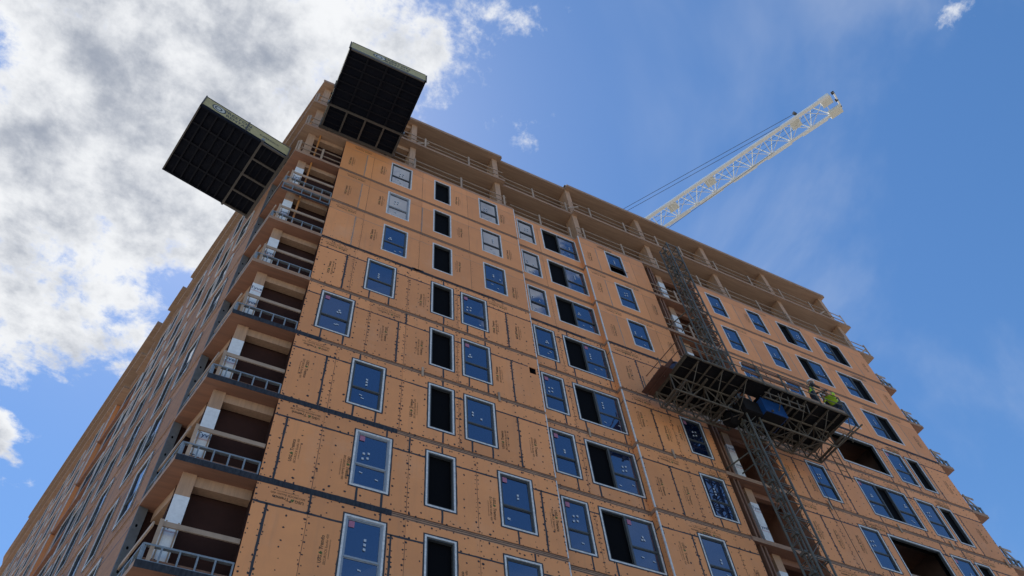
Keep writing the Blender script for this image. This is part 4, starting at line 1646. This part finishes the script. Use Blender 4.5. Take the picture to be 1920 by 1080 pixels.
sg = 1 if (tipR - tip).dot(side) > 0 else -1
for s, wd in ((-sg * hw, .24), (sg * hw, .16)):
    mb = MB(); mb.bar(jp(0, s, 0), jp(JL, s, 0), wd, .16); mb.build('bottom_chord', 'crane_paint', CR)
mb = MB(); mb.tube(jp(.5, 0, JH), jp(JL, 0, JH), .10, 8); mb.build('top_chord', 'crane_paint', CR)
nb = 24
st = 1.62
for i in range(nb):
    d = .4 + i * st
    for s in (-hw, hw):
        mb = MB(); mb.tube(jp(d, s, .05), jp(d + st / 2, 0, JH), .04, 6); mb.build('brace', 'crane_paint', CR)
        mb = MB(); mb.tube(jp(d + st / 2, 0, JH), jp(d + st, s, .05), .04, 6); mb.build('brace', 'crane_paint', CR)
    mb = MB(); mb.tube(jp(d, -hw, 0), jp(d, hw, 0), .032, 6); mb.build('brace', 'crane_paint', CR)
    for e in (-1, 1):
        mb = MB(); mb.tube(jp(d, e * hw, 0), jp(d + st, -e * hw, 0), .026, 6); mb.build('brace', 'crane_paint', CR)
    
sg = 1 if (tipR - tip).dot(side) > 0 else -1
for i in range(6):
    d = .8 + i * 2.9
    mb = MB(); mb.box(0, 1, 0, 1, 0, 1, lambda a, b, c: jp(d + a * 2.0, sg * (hw - .10 + b * .24), -.13 + c * .04)); mb.build('walkway_plate', 'crane_paint', CR)
for d, s0, s1 in ((2.4, -.9, .2), (9.6, -.9, .2), (12.9, -.9, .2)):
    mb = MB(); mb.box(0, 1, 0, 1, 0, 1, lambda a, b, c: jp(d + a * .75, sg * hw * (s0 + (s1 - s0) * b), .10 + c * .03)); mb.build('sign_plate', 'crane_plate', CR)
mb = MB(); mb.box(0, 1, 0, 1, 0, 1, lambda a, b, c: jp(-.35 + a * .9, sg * hw * (.55 + .75 * b), -.2 + c * .35)); mb.build('tip_plate', 'crane_plate', CR)
mb = MB(); mb.box(0, 1, 0, 1, 0, 1, lambda a, b, c: jp(-.1 + a * .75, sg * hw * (-.95 + .85 * b), -.05 + c * .5)); mb.build('tip_plate', 'crane_plate', CR)
for s in (-hw * .9, 0, hw * .8):
    mb = MB(); mb.tube(jp(-.45, s, .1), jp(-.25, s, .1), .12, 10); mb.build('tip_sheave', 'rubber', CR)
mb = MB(); mb.bar(jp(-.4, -hw, .05), jp(-.4, hw, .05), .1); mb.build('tip_beam', 'crane_paint', CR)
# pendant ropes and hoist rope
a1, a2 = pj(1490, 213, ZJ + .6), pj(1172, 390, ZJ + 1.6)
dv = (a2 - a1).normalized()
for off in (0, 1):
    q = side * (-sg * .0 + sg * .32 * off)
    mb = MB(); mb.tube(a1 + q, a1 + dv * 40 + q, .02, 6); mb.build('pendant_rope', 'cable', CR)
b1, b2 = pj(1450, 286, ZJ - .4), pj(1258, 424, ZJ - .4)
mb = MB(); mb.tube(b1, b1 + (b2 - b1).normalized() * 36, .018, 6); mb.build('hoist_rope', 'cable', CR)
for s_ in (.25, -.3):
    mb = MB(); mb.tube(jp(1, s_ * hw, .3), jp(JL, s_ * hw, .3), .012, 5); mb.build('trolley_rope', 'cable', CR)
mb = MB(); mb.box(-.12, .12, -.1, .1, -.1, .12, lambda a, b, c: a1 + Vector((a, b, c))); mb.build('rope_anchor', 'rubber', CR)
# tower, standing through the building behind the roof edge
tb_ = jp(38, 0, 0)
mb = MB()
for sx in (-.8, .8):
    for sy in (-.8, .8):
        mb.bar((tb_.x + sx, tb_.y + sy, 30.2), (tb_.x + sx, tb_.y + sy, ZJ + 5), .16)
zz = 30.3
while zz < ZJ + 4:
    for (p, q) in (((-.8, -.8), (.8, -.8)), ((.8, -.8), (.8, .8)), ((.8, .8), (-.8, .8)), ((-.8, .8), (-.8, -.8))):
        mb.bar((tb_.x + p[0], tb_.y + p[1], zz), (tb_.x + q[0], tb_.y + q[1], zz + 1.6), .08)
        mb.bar((tb_.x + p[0], tb_.y + p[1], zz), (tb_.x + q[0], tb_.y + q[1], zz), .08)
    zz += 1.6
mb.build('tower', 'crane_paint', CR)
mb = MB(); mb.box(tb_.x - 1.6, tb_.x - .85, tb_.y - .8, tb_.y + .8, ZJ - .6, ZJ + 1.4); mb.build('cab', 'crane_paint', CR)
